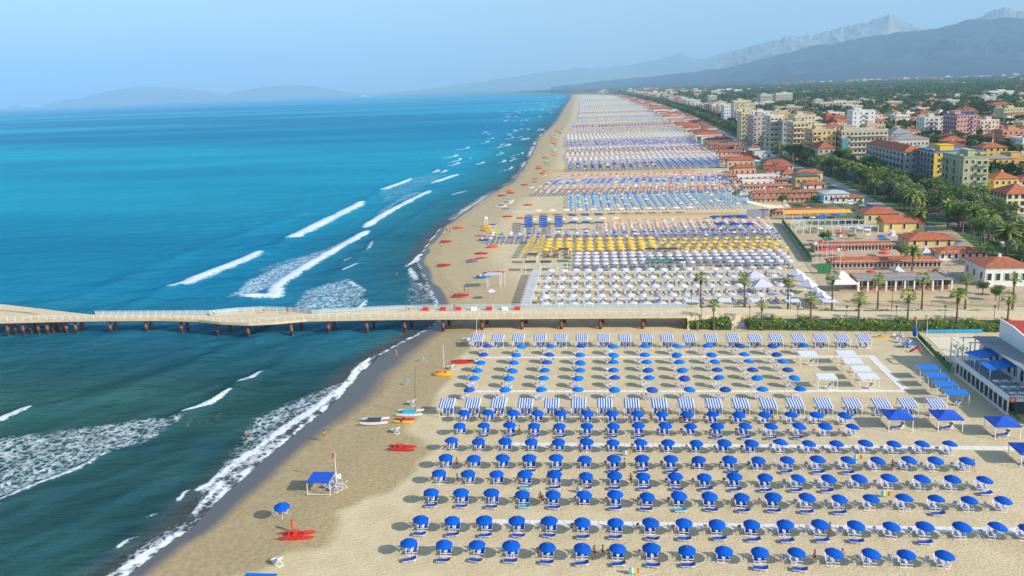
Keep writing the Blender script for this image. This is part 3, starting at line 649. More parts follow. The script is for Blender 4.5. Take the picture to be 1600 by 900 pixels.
# second arm leaving to the left beyond the opening
e2a = [G(a, b_, pz) for a, b_ in [(-60, 470), (0, 475), (60, 482), (110, 488), (150, 492.5)]]; e2b = [G(a, b_, pz) for a, b_ in [(-60, 479.5), (0, 484), (40, 487.5), (75, 493)]]
m, _, _ = strip(e2b+[(far_l[4][0]-20, far_l[4][1]-.5)], e2a, pz-.35, pz+.01); ob('deck', m, conc, e)
px_ = lambda d, o=0: d
post = MB().box(-.04, -.04, 0, .04, .04, 1.1).mesh('railing_post', white); panel_m = mat('railing_glass', '9fb4bf', .1, .0, spec=.6)
rail = MB()
npost = 0
for f_, side in ((ya_, 0), (yb_, 1)):
    rail = MB()
    x = near_l[1][0] if side == 0 else far_l[3][0]
    while x < 21 and npost < 290:
        y = f_(x)+(.0 if side == 0 else .0); o = ob('railing_post', post, parent=e, loc=(x, y, pz+.12)); npost += 1
        x2 = x+2.05; y2 = f_(x2)
        rail.tube((x, y, pz+1.2), (x2, y2, pz+1.2), .035, n=4)
        for zz in (.45, .8): rail.tube((x, y, pz+zz), (x2, y2, pz+zz), .012, n=3)
        if side == 1:
            g_ = MB().add([(0, 0, .2), (x2-x-.15, y2-y, .2), (x2-x-.15, y2-y, 1.05), (0, 0, 1.05), (0, .03, .2), (x2-x-.15, y2-y+.03, .2), (x2-x-.15, y2-y+.03, 1.05), (0, .03, 1.05)], [(0, 1, 2, 3), (7, 6, 5, 4), (0, 3, 7, 4), (1, 5, 6, 2), (3, 2, 6, 7), (0, 4, 5, 1)])
            ob('railing_panel', g_, panel_m, e, (x+.07, y, pz))
        x = x2
    ob('handrail', rail, white, e)

pile = MB().lathe([(.38, -4), (.38, .4), (.42, .4), (.42, 1.3), (.36, 1.3), (.36, pz-.8)], 10).mesh('pile', rust, True)
for a in [36, 74, 118, 172, 228, 283, 340, 388, 455, 513, 573, 632, 692, 753, 815, 877, 938, 1004]:
    b_ = 503; x = XA(a, ya_(XA(a, 181, 0))+1., 1.)
    ob('pile', pile, parent=e, loc=(x, ya_(x)+1.0, 0)); ob('pile', pile, parent=e, loc=(x+.6, yb_(x)-1.0, 0))
for a, b_ in [(12, 517), (24, 515), (48, 514), (60, 515), (82, 513), (96, 513), (104, 514), (128, 511)]:
    x, y = G(a, b_, .5); ob('pile', pile, parent=e, loc=(x, y, 0))
inl = mat('deck_inlay', '7c8ca0', .8, .1); xx, yy = G(406, 497, pz)
mi_ = MB()
for k in range(7):
    t = k*.9; mi_.box(xx-5+k*1.5, yy-1.4+math.sin(t)*.9, pz, xx-4.2+k*1.5, yy-.9+math.sin(t)*.9, pz+.006)
ob('inlay', mi_, inl, e)
# barriers on the pier
for i, (a, c_) in enumerate([(665, red_p), (692, red_p), (716, red_p), (740, white_p), (764, red_p), (789, white_p), (808, red_p)]):
    x = XA(a, fy-.9, pz+.5)
    b_ = MB().add([(-.75, -.25, 0), (.75, -.25, 0), (.75, .25, 0), (-.75, .25, 0), (-.7, -.1, .9), (.7, -.1, .9), (.7, .1, .9), (-.7, .1, .9)], [(3, 2, 1, 0), (4, 5, 6, 7), (0, 1, 5, 4), (1, 2, 6, 5), (2, 3, 7, 6), (3, 0, 4, 7)])
    tag(ob('road_barrier', b_, c_, loc=(x, fy-.9, pz)), ('red' if c_ is red_p else 'white')+f' plastic road barrier on the pier, {ORD[i]} from the sea end', 'barrier', 'plastic barriers on the pier')
# shore end: ramp, retaining walls, hedged path
gp = G(1200, 492.5, 1.2)
m = MB()
for (xa_, na, za), (xb_, nb_, zb) in (((21, ny, pz), (34, ny+3.6, pz-.6)), ((34, ny+3.6, pz-.6), (57, ny+3.9, 1.5)), ((57, ny+3.9, 1.5), (260, ny+1.5, 1.5))):
    fa, fb = (fy, ny+9.2) if xa_ == 21 else (ny+9.2, ny+9.2-(1.5 if xb_ == 260 else 0))
    m.add([(xa_, na, za), (xb_, nb_, zb), (xb_, fb, zb), (xa_, fa, za), (xa_, na, -.2), (xb_, nb_, -.2), (xb_, fb, -.2), (xa_, fa, -.2)], [(0, 1, 2, 3), (0, 4, 5, 1), (3, 2, 6, 7)]+([(0, 3, 7, 4)] if xa_ == 21 else []))
struct('ramp', m, conc)
wl = MB()
for a in np.linspace(0, 1, 9)[:-1]:
    p = G(1062+30*a, 497+17*a**.8, .4); q = G(1062+30*(a+.125), 497+17*(a+.125)**.8, .4); wl.prism([p, q, (q[0], q[1]+.4), (p[0], p[1]+.4)], -.2, 1.3)
tag(ob('retaining_wall', wl, conc), 'curved low concrete retaining wall at the left end of the hedge', 'wall')
def leafy(name, pts_w, h, dens, m_, label, cat='hedge', seed=1, leaf=.34):
    r = np.random.default_rng(seed); m = MB()
    for (x0, y0, x1, y1, wd) in pts_w:
        n = int(math.hypot(x1-x0, y1-y0)*wd*dens); L_ = math.hypot(x1-x0, y1-y0)
        for k in range(n):
            t = r.random(); s = r.uniform(-.5, .5); hh = h*(.75+.35*math.sin(t*L_*.9+seed)*r.random()+.1*r.random())
            z = hh*(1-abs(s)**3*2)*r.random()**.35; c = Vector((x0+(x1-x0)*t, y0+(y1-y0)*t+s*wd, max(z, .1)))
            d1 = Vector(r.normal(size=3)).normalized()*leaf*r.uniform(.6, 1.3); d2 = d1.cross(Vector(r.normal(size=3))).normalized()*leaf*.8
            m.add([c-d1-d2*.3, c+d2, c+d1-d2*.3], [(0, 1, 2)])
    return tag(ob(name, m, m_), label, cat)
def hed(pa, pb, wd, h, label, seed, base=.0):
    (x0, y0), (x1, y1) = G(*pa, .6), G(*pb, .6)
    m = MB().prism([(x0, y0-wd*.4), (x1, y1-wd*.4), (x1, y1+wd*.4), (x0, y0+wd*.4)], -.1, h*.7)
    o = leafy('hedge', [(x0, y0, x1, y1, wd)], h, 15, hedge_m, label, seed=seed)
    ob('hedge_core', m, leaf_d, o); return o
hed((1072, 507.5), (1141, 508.5), 4.2, 3.0, 'short green hedge between pier ramp and the steps', 1)
hed((1168, 508), (1600, 511.5), 4.6, 2.4, 'long green hedge along the beach side of the palm path', 2)
hed((1168, 486.5), (1345, 487.5), 1.2, 1.3, 'low hedge behind the path, left half', 3); hed((1350, 487.5), (1600, 489), 1.3, 1.3, 'low hedge behind the path, right half', 4)
st = empty('steps', 'pale concrete steps through the gap in the hedge', 'steps')
(sx0, sy0), (sx1, _) = G(1144, 512), G(1165, 512)
for k in range(7): ob('step', MB().box(sx0, sy0+k*.9, -.1, sx1, sy0+(k+1)*.9, .25+k*.3), conc_w, st)
# ------------------------------------------------------------------ palms
def palm(name, h, cr_, kind, grp):
    e = empty(name, 'x', 'palm tree', group=grp); r = random.Random(len(name)+int(h*10))
    t = MB(); ps = [(0, 0, -.2), (.03, 0, h*.3), (.0, .05, h*.7), (0, 0, h)]; t.path(ps, [.3, .22, .18, .2], 8); ob('trunk', t, bark, e)
    c = MB(); sk = MB()
    for k in range(46 if kind == 'fan' else 54):
        az = r.random()*2*PI; el = math.asin(r.uniform(-.55, .98)); L_ = cr_*r.uniform(.82, 1.05)
        d = Vector((math.cos(az)*math.cos(el), math.sin(az)*math.cos(el), math.sin(el))); sd_ = Vector((-math.sin(az), math.cos(az), 0))
        b0 = Vector((0, 0, h)); 
        if kind == 'fan':
            mid = b0+d*L_*.5
            for q in range(-3, 4):
                a = q*.32; dr = (d*math.cos(a)+sd_*math.sin(a)).normalized(); up = dr.cross(sd_).normalized()
                tip = mid+dr*L_*.55*(1-.06*abs(q))+Vector((0, 0, -.12*L_)); pm = mid+dr*L_*.25
                c.add([mid, pm+sd_*.09, tip, pm-sd_*.09], [(0, 1, 2, 3)])
            c.add([b0-sd_*.03, b0+sd_*.03, mid], [(0, 1, 2)])
        else:
            pts = [b0+d*L_*s+Vector((0, 0, -L_*.42*s*s)) for s in (0, .3, .55, .8, 1)]
            for i in range(4):
                w0, w1 = (.12, .34, .36, .28, .05)[i:i+2]
                for sg in (-1, 1): c.add([pts[i], pts[i+1], pts[i+1]+sd_*w1*sg+Vector((0, 0, -w1*.5)), pts[i]+sd_*w0*sg+Vector((0, 0, -w0*.5))], [(0, 1, 2, 3)])
    ob('crown', c, leaf_p, e)
    for k in range(50):
        az = r.random()*2*PI; z = h-r.uniform(.2, 1.5); a = Vector((math.cos(az)*.2, math.sin(az)*.2, z)); b_ = a+Vector((math.cos(az+.2)*.38, math.sin(az+.2)*.38, -.6)); s_ = Vector((-math.sin(az), math.cos(az), 0))*.14
        sk.add([a-s_, a+s_, b_], [(0, 1, 2)])
    ob('dead_fronds', sk, dead_p, e)
    return Proto(e)
pf = [palm('fan_palm', h, 2.15, 'fan', 'fan palms along the pier path') for h in (7.4, 7.9)]; pd = palm('date_palm', 6.5, 3.4, 'date', 'date palms of the avenue')
rp = random.Random(4)
for j, (lst, y, nm) in enumerate((([1115, 1190, 1266, 1341, 1417, 1494, 1573], 516, 'front row on the beach side of the path'), ([1095, 1163, 1231, 1300, 1371, 1440, 1508, 1582], 483, 'back row behind the path'))):
    for i, a in enumerate(lst):
        x, yy = G(a, y); pf[rp.randint(0, 1)].put((x, yy, 0), rp.random()*6, f'fan palm, {ORD[i]} from left in the {nm}', rp.uniform(.93, 1.06)*(.82 if j == 0 and i < 2 else 1))
# lamps on the path
def lamp(h, grp, two=False, name='street_lamp'):
    e = empty(name, 'x', 'lamp post', group=grp); ob('post', MB().tube((0, 0, 0), (0, 0, h), .07, .05, 6), dark_m if not two else steel, e)
    ob('lamp_head', MB().lathe([(0, h), (.22, h+.05), (.26, h+.3), (.1, h+.42), (0, h+.42)], 8) if not two else MB().box(-1.6, -.12, h-.05, -.4, .12, h+.08).box(-.5, -.03, h-.03, 0, .03, h+.03), dark_m if not two else steel, e)
    return Proto(e)
lp = lamp(5.2, 'path lamps between the palms'); lpa = lamp(9.5, 'street lamps of the avenue', True)
for i, a in enumerate([1096, 1171, 1246, 1322, 1399, 1475, 1552]): lp.put((*G(a, 515), 0), 0, f'slim dark path lamp, {ORD[i]} from the left along the palm path')
for i, a in enumerate([1080, 1235, 1393, 1560]): lp.put((*G(a, 486), 0), 0, f'slim dark lamp behind the path, {ORD[i]} from the left')
def fence(pa, pb, h, step, m_, name, label, wire=True, mesh_=None):
    (x0, y0), (x1, y1) = pa, pb; L_ = math.hypot(x1-x0, y1-y0); n = max(2, int(L_/step)); e = empty(name, label, 'fence', (x0, y0, 0))
    pm = MB().tube((0, 0, 0), (0, 0, h), .05, n=5).mesh('post', m_)
    for k in range(n+1): ob('post', pm, parent=e, loc=((x1-x0)*k/n, (y1-y0)*k/n, 0))
    rl = MB()
    for z in (h-.05, h*.5): rl.tube((0, 0, z), (x1-x0, y1-y0, z), .03, n=4)
    ob('rail', rl, m_, e)
    if mesh_: ob('netting', MB().add([(0, 0, .1), (x1-x0, y1-y0, .1), (x1-x0, y1-y0, h-.1), (0, 0, h-.1), (0, .04, .1), (x1-x0, y1-y0+.04, .1), (x1-x0, y1-y0+.04, h-.1), (0, .04, h-.1)], [(0, 1, 2, 3), (7, 6, 5, 4), (3, 2, 6, 7)]), mesh_, e)
    return e
fence(G(1360, 522), G(1430, 524), 1.1, 2.5, dark_m, 'metal_fence', 'low dark metal fence at the far right end of the sand')
fence(G(1125, 517), G(1355, 519), 1.0, 3, dark_m, 'wire_fence', 'thin dark wire fence between pier cabanas and hedge')
fence(G(1335, 478), G(1600, 480), 1.3, 3, teak, 'wooden_fence', 'brown wooden fence behind the back palm row')
green_n = mat('green_netting', '2f7a4a', .8, .15); blue_n = mat('blue_netting', '2f9ac8', .8, .15)
fence(G(1434, 528), G(1484, 583), 1.3, 2, green_n, 'green_fence', 'green netting fence running diagonally to the restaurant', mesh_=green_n)
fence(G(1447, 521), G(1535, 520), .9, 3, blue_n, 'blue_fence', 'light blue netting fence behind the ball court', mesh_=blue_n)
fence(G(1447, 527.5), G(1520, 527), .8, 3, white, 'white_fence', 'low white rail fence at the back of the ball court')
p4 = [G(1448, 526), G(1535, 526), G(1520, 566), G(1488, 566)]; struct('ball_court', MB().prism(p4, -.1, .045), mat('court_sand', 'd8cbb0', .9, .1))
leafy('shrub', [(*G(1436, 532), *G(1488, 580), 1.1)], 1.5, 14, leaf_m, 'dark green shrubs lining the diagonal green fence', 'shrub', 9, .22)
leafy('shrub', [(*G(1490, 548), *G(1513, 553), 2.)], 1.9, 16, leaf_m, 'reddish green shrub by the far corner of the terrace', 'shrub', 10, .2)
leafy('shrub', [(*G(1579, 650), *G(1600, 668), 1.6)], 1.3, 20, leaf_m, 'green shrub under the balcony at the right edge', 'shrub', 12, .2)
# ---- NEXT

# ------------------------------------------------------------------ club north of the pier: white and yellow umbrellas as objects
def simple_umb(m_, nm, r, top, n=8, grp=None, cat='umbrella'):
    m = MB(); m.lathe([(.02, top), (r*.5, top-.12), (r, top-.45), (r, top-.55)], n, mi=0); m.tube((0, 0, -.1), (0, 0, top), .03, n=4, mi=1)
    return Proto(tag(ob(nm, m, [m_, white]), 'x', cat, grp))
wu = umbrella('white_umbrella', 'x', 'umbrella', white_f, r=1.38, top=2.6, group='white umbrellas of the beach north of the pier')
yu = umbrella('yellow_umbrella', 'x', 'umbrella', yellow_f, r=1.35, top=2.6, group='yellow umbrellas of the beach north of the pier')
LNG = []                                     # loungers of the far beach, joined as one stuff object: x, y, colour index
FAR = []                                     # umbrellas beyond the three hundred nearest: x, y, r, top, colour index
r_ = random.Random(21)
WROW = [473, 460, 446, 432, 420]
for ri, py in enumerate(WROW):
    Y = G(1000, py, 2.3)[1]
    for i in range(19):
        X = -13.7+i*3.72+(0 if ri else .3); px = P(X, Y, 2.3)[0]
        if X > clubX(Y)-14 and ri < 3: continue
        if ri == 0 and X > 23: continue
        wu.put((X+r_.gauss(0, .12), Y+r_.gauss(0, .15), 0), (r_.gauss(0, .06), r_.gauss(0, .06), r_.random()), f'large white umbrella, {ORD[i]} from the left, {ORD[ri]} row north of the pier')
        for s_ in (-.7, .8): LNG.append((X+s_, Y-.9, 0)); LNG.append((X+s_, Y+1.2, 0))
for ri, py in enumerate([409, 403.5, 398, 393]):
    Y = G(1000, py, 2.3)[1]
    for i in range(25):
        X = -6+i*2.95
        if X > clubX(Y)-6 or (i in (13, 14, 15) and ri == 0): continue
        wu.put((X+r_.gauss(0, .12), Y+r_.gauss(0, .15), 0), (0, 0, r_.random()), f'white umbrella, {ORD[i]} from the left, {ORD[ri]} of the dense back rows', .95)
        LNG.append((X-.5, Y-1.6, 1)); LNG.append((X+.6, Y-1.6, 1))
for ri, py in enumerate([388.5, 383, 378, 372.5]):
    Y = G(1000, py, 2.3)[1]
    for i in range(24):
        X = -16.8+i*3.6+(ri % 2)*(.0 if i < 11 else 1.4)
        if X > clubX(Y)-5: continue
        yu.put((X+r_.gauss(0, .1), Y+r_.gauss(0, .15), 0), (0, 0, r_.random()), f'yellow umbrella, {ORD[i]} from the left, {ORD[ri]} yellow row', (1.16 if i < 11 else .9))
        LNG.append((X-.5, Y-1.6, 2)); LNG.append((X+.6, Y-1.6, 2))
# single-file awnings running inland from the shore side
def awn(m_, nm, grp):
    e = empty(nm, 'x', 'sunshade', group=grp); f = MB()
    for x in (-1, 1):
        for y in (-.8, .8): f.box(x-.03, y-.03, 0, x+.03, y+.03, 2.1)
    f.box(-1.03, -.83, 2.0, 1.03, -.77, 2.09).box(-1.03, .77, 2.0, 1.03, .83, 2.09).box(-1.03, -.77, 2.0, -.97, .77, 2.09)
    ob('frame', f, white, e); ob('awning', MB().box(-1.15, -.95, 2.1, 1.15, .95, 2.16), m_, e); return Proto(e)
aw = awn(white_f, 'white_awning', 'white flat awnings in single file'); ab = awn(blue_f, 'blue_awning', 'blue flat awnings north of the yellow umbrellas'); ay = awn(yellow_f, 'yellow_awning', 'yellow flat awnings in single file'); ag = awn(mat('green_canvas', '1f7a66', .8, .06), 'green_awning', 'dark and green awnings among the white rows'); ak = awn(mat('charcoal_canvas', '3b4448', .8, .06), 'charcoal_awning', 'dark and green awnings among the white rows')
for k in range(15):
    Y = 197.4+k*2.75; aw.put((-18.1, Y, 0), 0, f'white flat awning, {ORD[k]} from the pier in the single file')
for c_, xo in enumerate((-23.9, -20.5)):
    for k in range(9): ay.put((xo+k*.12, 263+k*3.4, 0), 0, f'yellow flat awning, {ORD[k]} from the pier in the {"left" if c_ == 0 else "right"} file')
for c_, (a, n) in enumerate(((826, 6), (849, 6), (873, 6), (895, 2), (915, 2), (936, 2))):
    for k in range(n):
        Y = (307+k*4.7) if n == 6 else 314+k*19; ab.put((XA(a, Y, 2)+0, Y, 0), 0, f'blue flat awning, {ORD[k]} from the pier in the {ORD[c_]} file', 1.5)
for i, (a, b_, pr, nm) in enumerate([(879, 413, ag, 'teal green'), (829, 414, ak, 'charcoal'), (853, 414, ak, 'charcoal'), (881, 394, ak, 'charcoal'), (832, 402, ak, 'charcoal'), (1023, 411, ag, 'teal green'), (1042, 411, ag, 'teal green'), (1061, 411.5, ak, 'charcoal'), (1016, 393.5, ak, 'charcoal'), (1034, 393.5, ak, 'charcoal'), (1051, 393.5, ak, 'charcoal')]):
    pr.put((*G(a, b_, 2.1), 0), 0, f'{nm} flat awning among the white rows, {ORD[i]} of the scattered ones', 1.5)
gzw = gazebo('white_gazebo', white_f, 'white gazebos behind the white umbrellas', 5, 5, 2.4, 4.0)
gzp = gazebo('white_tent', white_f, 'peaked white tents by the palms', 4, 4, 2.2, 3.9)
for i, (a, b_, w_) in enumerate([(1179, 427, 'farther of the two round ones'), (1190, 440, 'nearer of the two round ones')]): gzw.put((*G(a, b_, 3.2), 0), 0, f'white domed gazebo on posts, {w_}')
for i, (a, b_) in enumerate([(1243, 424), (1252, 432), (1262, 441), (1274, 453), (1283, 461)]): gzp.put((*G(a, b_, 3), 0), R(-35), f'pale peaked tent, {ORD[i]} from the sea in the diagonal row behind palms')
gzt = gazebo('marquee', mat('marquee_canvas', 'e9e9e6', .7, .04), 'white marquees', 6.5, 6, 2.6, 5.4)
gzt.put((*G(1316, 434, 3.5), 0), 0, 'large white peaked marquee at the left end of the terracotta clubs')
for i, (a, b_) in enumerate([(1396, 362), (1403, 416), (1447, 387)]): gzp.put((*G(a, b_, 3), 0), 0, f'small white peaked tent between the terracotta roofs, {ORD[i]} from the sea', .8)
for i, a in enumerate([1081, 1132, 1184, 1238, 1295]):
    x, y = G(a, 470, 2.2); cb_w.put((x, y, 0), 0, f'pale cabana behind the pier path, {ORD[i]} from the left')
ub6 = simple_umb(blue_f, 'blue_parasol', 2.3, 3.2, 10, 'large blue parasols by the beach bar')
for i, (a, b_) in enumerate([(1117, 338), (1138, 338), (1159, 337.5), (1126, 349), (1147.5, 349), (1170, 349)]): ub6.put((*G(a, b_, 2.9), 0), 0, f'large blue parasol of the beach bar, {ORD[i % 3]} from left, {"far" if i < 3 else "near"} row')
ur = simple_umb(mat('red_canvas', 'd8432a', .8, .06), 'red_parasol', 2, 3, 10, 'red parasols on the terrace')
for i, (a, b_) in enumerate([(1287, 389), (1305, 388)]): ur.put((*G(a, b_, 2.8), 0), 0, f'red parasol on the club terrace, {"left" if i == 0 else "right"} one')
cwhite = simple_umb(cream_f, 'cream_parasol', 2., 2.9, 10, 'cream parasols in two lines')
for i in range(12):
    for j, py in enumerate((327, 341)):
        if j == 1 and i > 6: continue
        Y = G(900, py, 2.6)[1]; X = XA(840+i*21.5 if j == 0 else 834+i*21, Y, 2.6); cwhite.put((X, Y, 0), 0, f'cream parasol, {ORD[i]} from the left, {"far" if j == 0 else "near"} line')
# bands of clubs further along the beach, (row py from, to, palette, shade radius, spacing x, spacing y)
COL = ['d9d7da', 'f0c020', '2f3f9c', '1068cc', '2a9ccc', 'e8937a', 'e0b48c', 'e6dccb', '8c8cc0', 'cf5a48', 'bcc6d2', '6f62b4', 'a9a49a', 'd8c27a', '7fb4c8']
BANDS = [(369, 359, [2, 8, 2, 8], 1.0, 3.6, 3.4), (356.5, 343, [6, 6, 5], 1.1, 3.4, 3.2), (322, 300, [4, 4, 4, 3], 1.15, 3.6, 4.3), (298, 288, [5, 9, 5, 0], 1.15, 3.8, 4.3), (285, 279, [3, 3], 1.5, 3.9, 5), (277.5, 271, [5, 5, 9], 1.2, 3.9, 4.5),
         (262, 250, [2, 2, 8], 1.2, 5.2, 3.2), (249, 244, [0, 7, 10], 1.3, 4, 4.6), (243.5, 236, [5, 7, 0, 13], 1.3, 4, 4.6), (235, 228, [5, 8, 0], 1.4, 4, 5), (226, 218, [11, 11, 8], 1.6, 4, 5), (216, 208, [7, 0, 7], 1.5, 4.2, 5.5), (207, 204, [10, 14, 4], 1.5, 4.2, 6), (203, 199, [5, 9, 6], 1.5, 4.2, 6), (198, 195, [11, 2, 8], 1.6, 4.4, 6),
         (194, 189, [6, 7, 5], 1.6, 4.4, 6), (188, 182, [10, 14, 8], 1.6, 4.8, 7), (181, 177, [0, 7, 10], 1.7, 5, 8), (176.5, 174.5, [9, 12], 1.8, 5, 8), (174, 169, [0, 10], 1.8, 5.4, 9), (168.5, 163, [0, 12, 0], 2.0, 6, 10), (162.5, 156, [0, 0, 12], 2.4, 7, 14), (155.5, 149, [0, 7, 0], 3., 9, 22)]
for bi, (pa, pb, cols, rad, dx, dy) in enumerate(BANDS):
    Ya, Yb = G(950, pa, 2)[1], G(950, pb, 2)[1]; Y = Ya; k = 0; yr = 0
    while Y < Yb:
        x0 = float(shoreX(Y))+22+Y*.007+(4 if Y > 470 else 0); x1 = float(clubX(Y))-2; off = (bi*1.7) % dx; X = x0+off
        if pa == 356.5: x0 = X = XA(945, Y)
        if pa == 322: X = XA(892, Y); 
        k = yr; ci = cols[int((Y-Ya)/(Yb-Ya)*len(cols)) % len(cols)]
        while X < x1:
            q_ = r_.random(); c_ = ci if q_ < .7 else r_.choice(cols) if q_ < .82 else r_.choice([0, 0, 7, 10])
            if bi == 6 and X > x1-42: c_ = 3
            if r_.random() > .04: FAR.append((X+r_.gauss(0, .15), Y+r_.gauss(0, .2), rad*r_.uniform(.92, 1.05), 2.4 if Y < 900 else 2.8, c_))
            if Y < 1500:
                for s_ in ((-.9, .9) if Y < 820 else (.8,)): LNG.append((X+s_, Y-1.2, 0 if bi % 3 else 1))
            X += dx
        Y += dy*1.16; yr += 1
m = MB(); V = []; Fc = []; Mi = []; n = 7
cs = [(math.cos(2*PI*k/n+.3), math.sin(2*PI*k/n+.3)) for k in range(n)]
for X, Y, rad, top, ci in FAR:
    o = len(V); V += [(X, Y, top)]+[(X+rad*a, Y+rad*b_, top-.5) for a, b_ in cs]; Fc += [(o, o+1+k, o+1+(k+1) % n) for k in range(n)]; Mi += [ci]*n
    if Y < 940:
        o = len(V); V += [(X-.04, Y, 0), (X+.04, Y, 0), (X+.04, Y, top-.3), (X-.04, Y, top-.3), (X, Y-.04, 0), (X, Y+.04, 0), (X, Y+.04, top-.3), (X, Y-.04, top-.3)]; Fc += [(o, o+1, o+2, o+3), (o+4, o+5, o+6, o+7)]; Mi += [0, 0]
m.v, m.f, m.m = V, Fc, Mi
tag(ob('distant_umbrellas', m, [mat('far_canvas_'+c, c, .8, .06, trans=.1) for c in COL]), 'thousands of small coloured umbrellas in club bands along the far beach', kind='stuff')
V = []; Fc = []; Mi = []
for X, Y, ci in LNG:
    o = len(V); w_ = .3; a = r_.gauss(0, .15); c_, s_ = math.cos(a), math.sin(a)
    q = [(-w_, -.95, .28), (w_, -.95, .28), (w_, .35, .3), (-w_, .35, .3), (w_, .95, .75), (-w_, .95, .75), (-w_, -.95, .0), (w_, -.95, .0), (w_, .35, 0), (-w_, .35, 0)]
    V += [(X+x*c_-y*s_, Y+x*s_+y*c_, z) for x, y, z in q]; Fc += [(o, o+1, o+2, o+3), (o+3, o+2, o+4, o+5), (o, o+6, o+7, o+1), (o+1, o+7, o+8, o+2), (o, o+3, o+9, o+6)]; Mi += [ci]*5
m = MB(); m.v, m.f, m.m = V, Fc, Mi
tag(ob('distant_loungers', m, [mat('far_lounger_white', 'b0b0b8', .8, .15), mat('far_lounger_slate', '6a7688', .8, .15), mat('far_lounger_tan', '8c7458', .8, .15)]), 'sun loungers in rows under the umbrellas north of the pier', kind='stuff')
# pale slab walkways crossing the northern beaches
for i, (py, xa_, xb_, wd) in enumerate([(466.5, 820, 1300, .9), (452.5, 830, 1290, .7), (438.5, 840, 1280, .7), (424.5, 850, 1180, .8), (331, 800, 1150, 1.2), (266.5, 850, 1090, 5.)]):
    if wd < 4: walk((xa_, py), (xb_, py), wd)
def pathseg(a, b_, w_): walk(a, b_, w_)
walk((1185, 459), (1200, 475), 1.3); walk((1275, 432), (1300, 462), 2.2); walk((1196, 350), (1212, 372), 1.6)
tn = mat('bare_tan_sand', 'c3a068', .95, .12, .5)
struct('sand_lane', MB().prism([G(835, 270), G(1090, 268), G(1082, 263.5), G(842, 265)], -.1, .045), tn)
struct('sand_lane', MB().prism([G(830, 337), G(1160, 336), G(1150, 331), G(840, 332)], -.1, .045), tn)

# ------------------------------------------------------------------ boats
def hull(L_, w_, h, m, x=0, y=0, z=0, mi=0, n=10, sheer=.25):
    vs = []; secs = []
    for i in range(n+1):
        t = i/n; u = 2*t-1; ww = w_/2*max(.04, (1-abs(u)**2.6)); zt = h+sheer*h*u*u; zb = h*.45*abs(u)**3
        secs.append([(u*L_/2, -ww, zt), (u*L_/2, -ww*.7, zb+.1*h), (u*L_/2, 0, zb), (u*L_/2, ww*.7, zb+.1*h), (u*L_/2, ww, zt)])
    for s_ in secs: vs += [(x+a, y+b_, z+c) for a, b_, c in s_]
    fs = [(i*5+k, i*5+k+1, (i+1)*5+k+1, (i+1)*5+k) for i in range(n) for k in range(4)]+[(i*5+4, i*5, (i+1)*5, (i+1)*5+4) for i in range(n)]
    m.add(vs, fs, mi)
def rescue(m_):
    e = empty('rescue_rowboat', 'x', 'rowboat', group='red rescue rowboats on the sand'); 
    for y in (-.62, .62):
        h = MB(); hull(4.6, .5, .38, h, 0, y); ob('hull', h, m_, e, smooth=False)
    f = MB()
    for x in (-1.1, -.1, .9): f.box(x-.12, -.8, .42, x+.12, .8, .5)
    for y in (-.35, .35): f.box(-1.3, y-.08, .5, 1.2, y+.08, .55)
    f.box(-.5, -.35, .55, -.1, .35, .75); ob('bench', f, m_, e)
    o = MB()
    for s_ in (-1, 1): o.tube((.2, s_*.7, .62), (-1.5, s_*1.3, .4), .03, n=4)
    o.tube((.2, -.75, .6), (.2, .75, .6), .025, n=4)
    ob('oar', o, red_p, e); return Proto(e)
rb = rescue(red_p); ro = rescue(orange_p)
def kayak(m_, nm='kayak', L_=3.6, w_=.75):
    e = empty(nm, 'x', 'kayak', group='kayaks and boards on the sand'); h = MB(); hull(L_, w_, .3, h); ob('hull', h, m_, e); ob('seat', MB().box(-.5, -.2, .3, -.1, .2, .42), dark_m, e); return Proto(e)
def pedalo(m_, m2):
    e = empty('pedal_boat', 'x', 'pedal boat', group='pedal boats on the sand')
    for y in (-.6, .6):
        h = MB(); hull(3.6, .65, .5, h, 0, y); ob('hull', h, m_, e)
    b_ = MB(); b_.box(-1.2, -.8, .5, 1.1, .8, .6)
    ob('deck', b_, m_, e); s_ = MB()
    for y in (-.4, .4): s_.box(-.8, y-.22, .6, -.3, y+.22, .72); s_.box(-.9, y-.22, .6, -.8, y+.22, 1.1)
    s_.box(.4, -.5, .6, .7, .5, .9); ob('seat', s_, m2, e); return Proto(e)
def catamaran(m_, tr, mast=6.5, sail=False):
    e = empty('catamaran', 'x', 'catamaran', group='catamarans on the sand')
    for y in (-1, 1):
        h = MB(); hull(4.8, .42, .45, h, 0, y); ob('hull', h, m_, e)
    ob('trampoline', MB().box(-1.2, -.95, .5, 1., .95, .54).box(-1.25, -1, .5, -1.15, 1, .6).box(.95, -1, .5, 1.05, 1, .6), tr, e)
    if mast: ob('mast', MB().tube((.9, 0, .5), (1.3, .3, mast), .05, .04, 5), dark_m if mast > 8 else white, e)
    return Proto(e)
B = {'R': rb, 'O': ro, 'Ky': kayak(yell_p), 'Kr': kayak(red_p), 'Kb': kayak(blue_p), 'Kw': kayak(white_p), 'Kl': kayak(lime_p), 'Py': pedalo(yell_p, orange_p), 'Pw': pedalo(white_p, blue_p), 'Pl': pedalo(lime_p, yell_p), 'Po': pedalo(orange_p, red_p), 'Pb': pedalo(blue_p, white_p),
     'Ct': catamaran(white_p, aqua_p, 8.6), 'Cw': catamaran(white_p, white_p, 6.2), 'Cn': catamaran(white_p, dark_m, 0)}
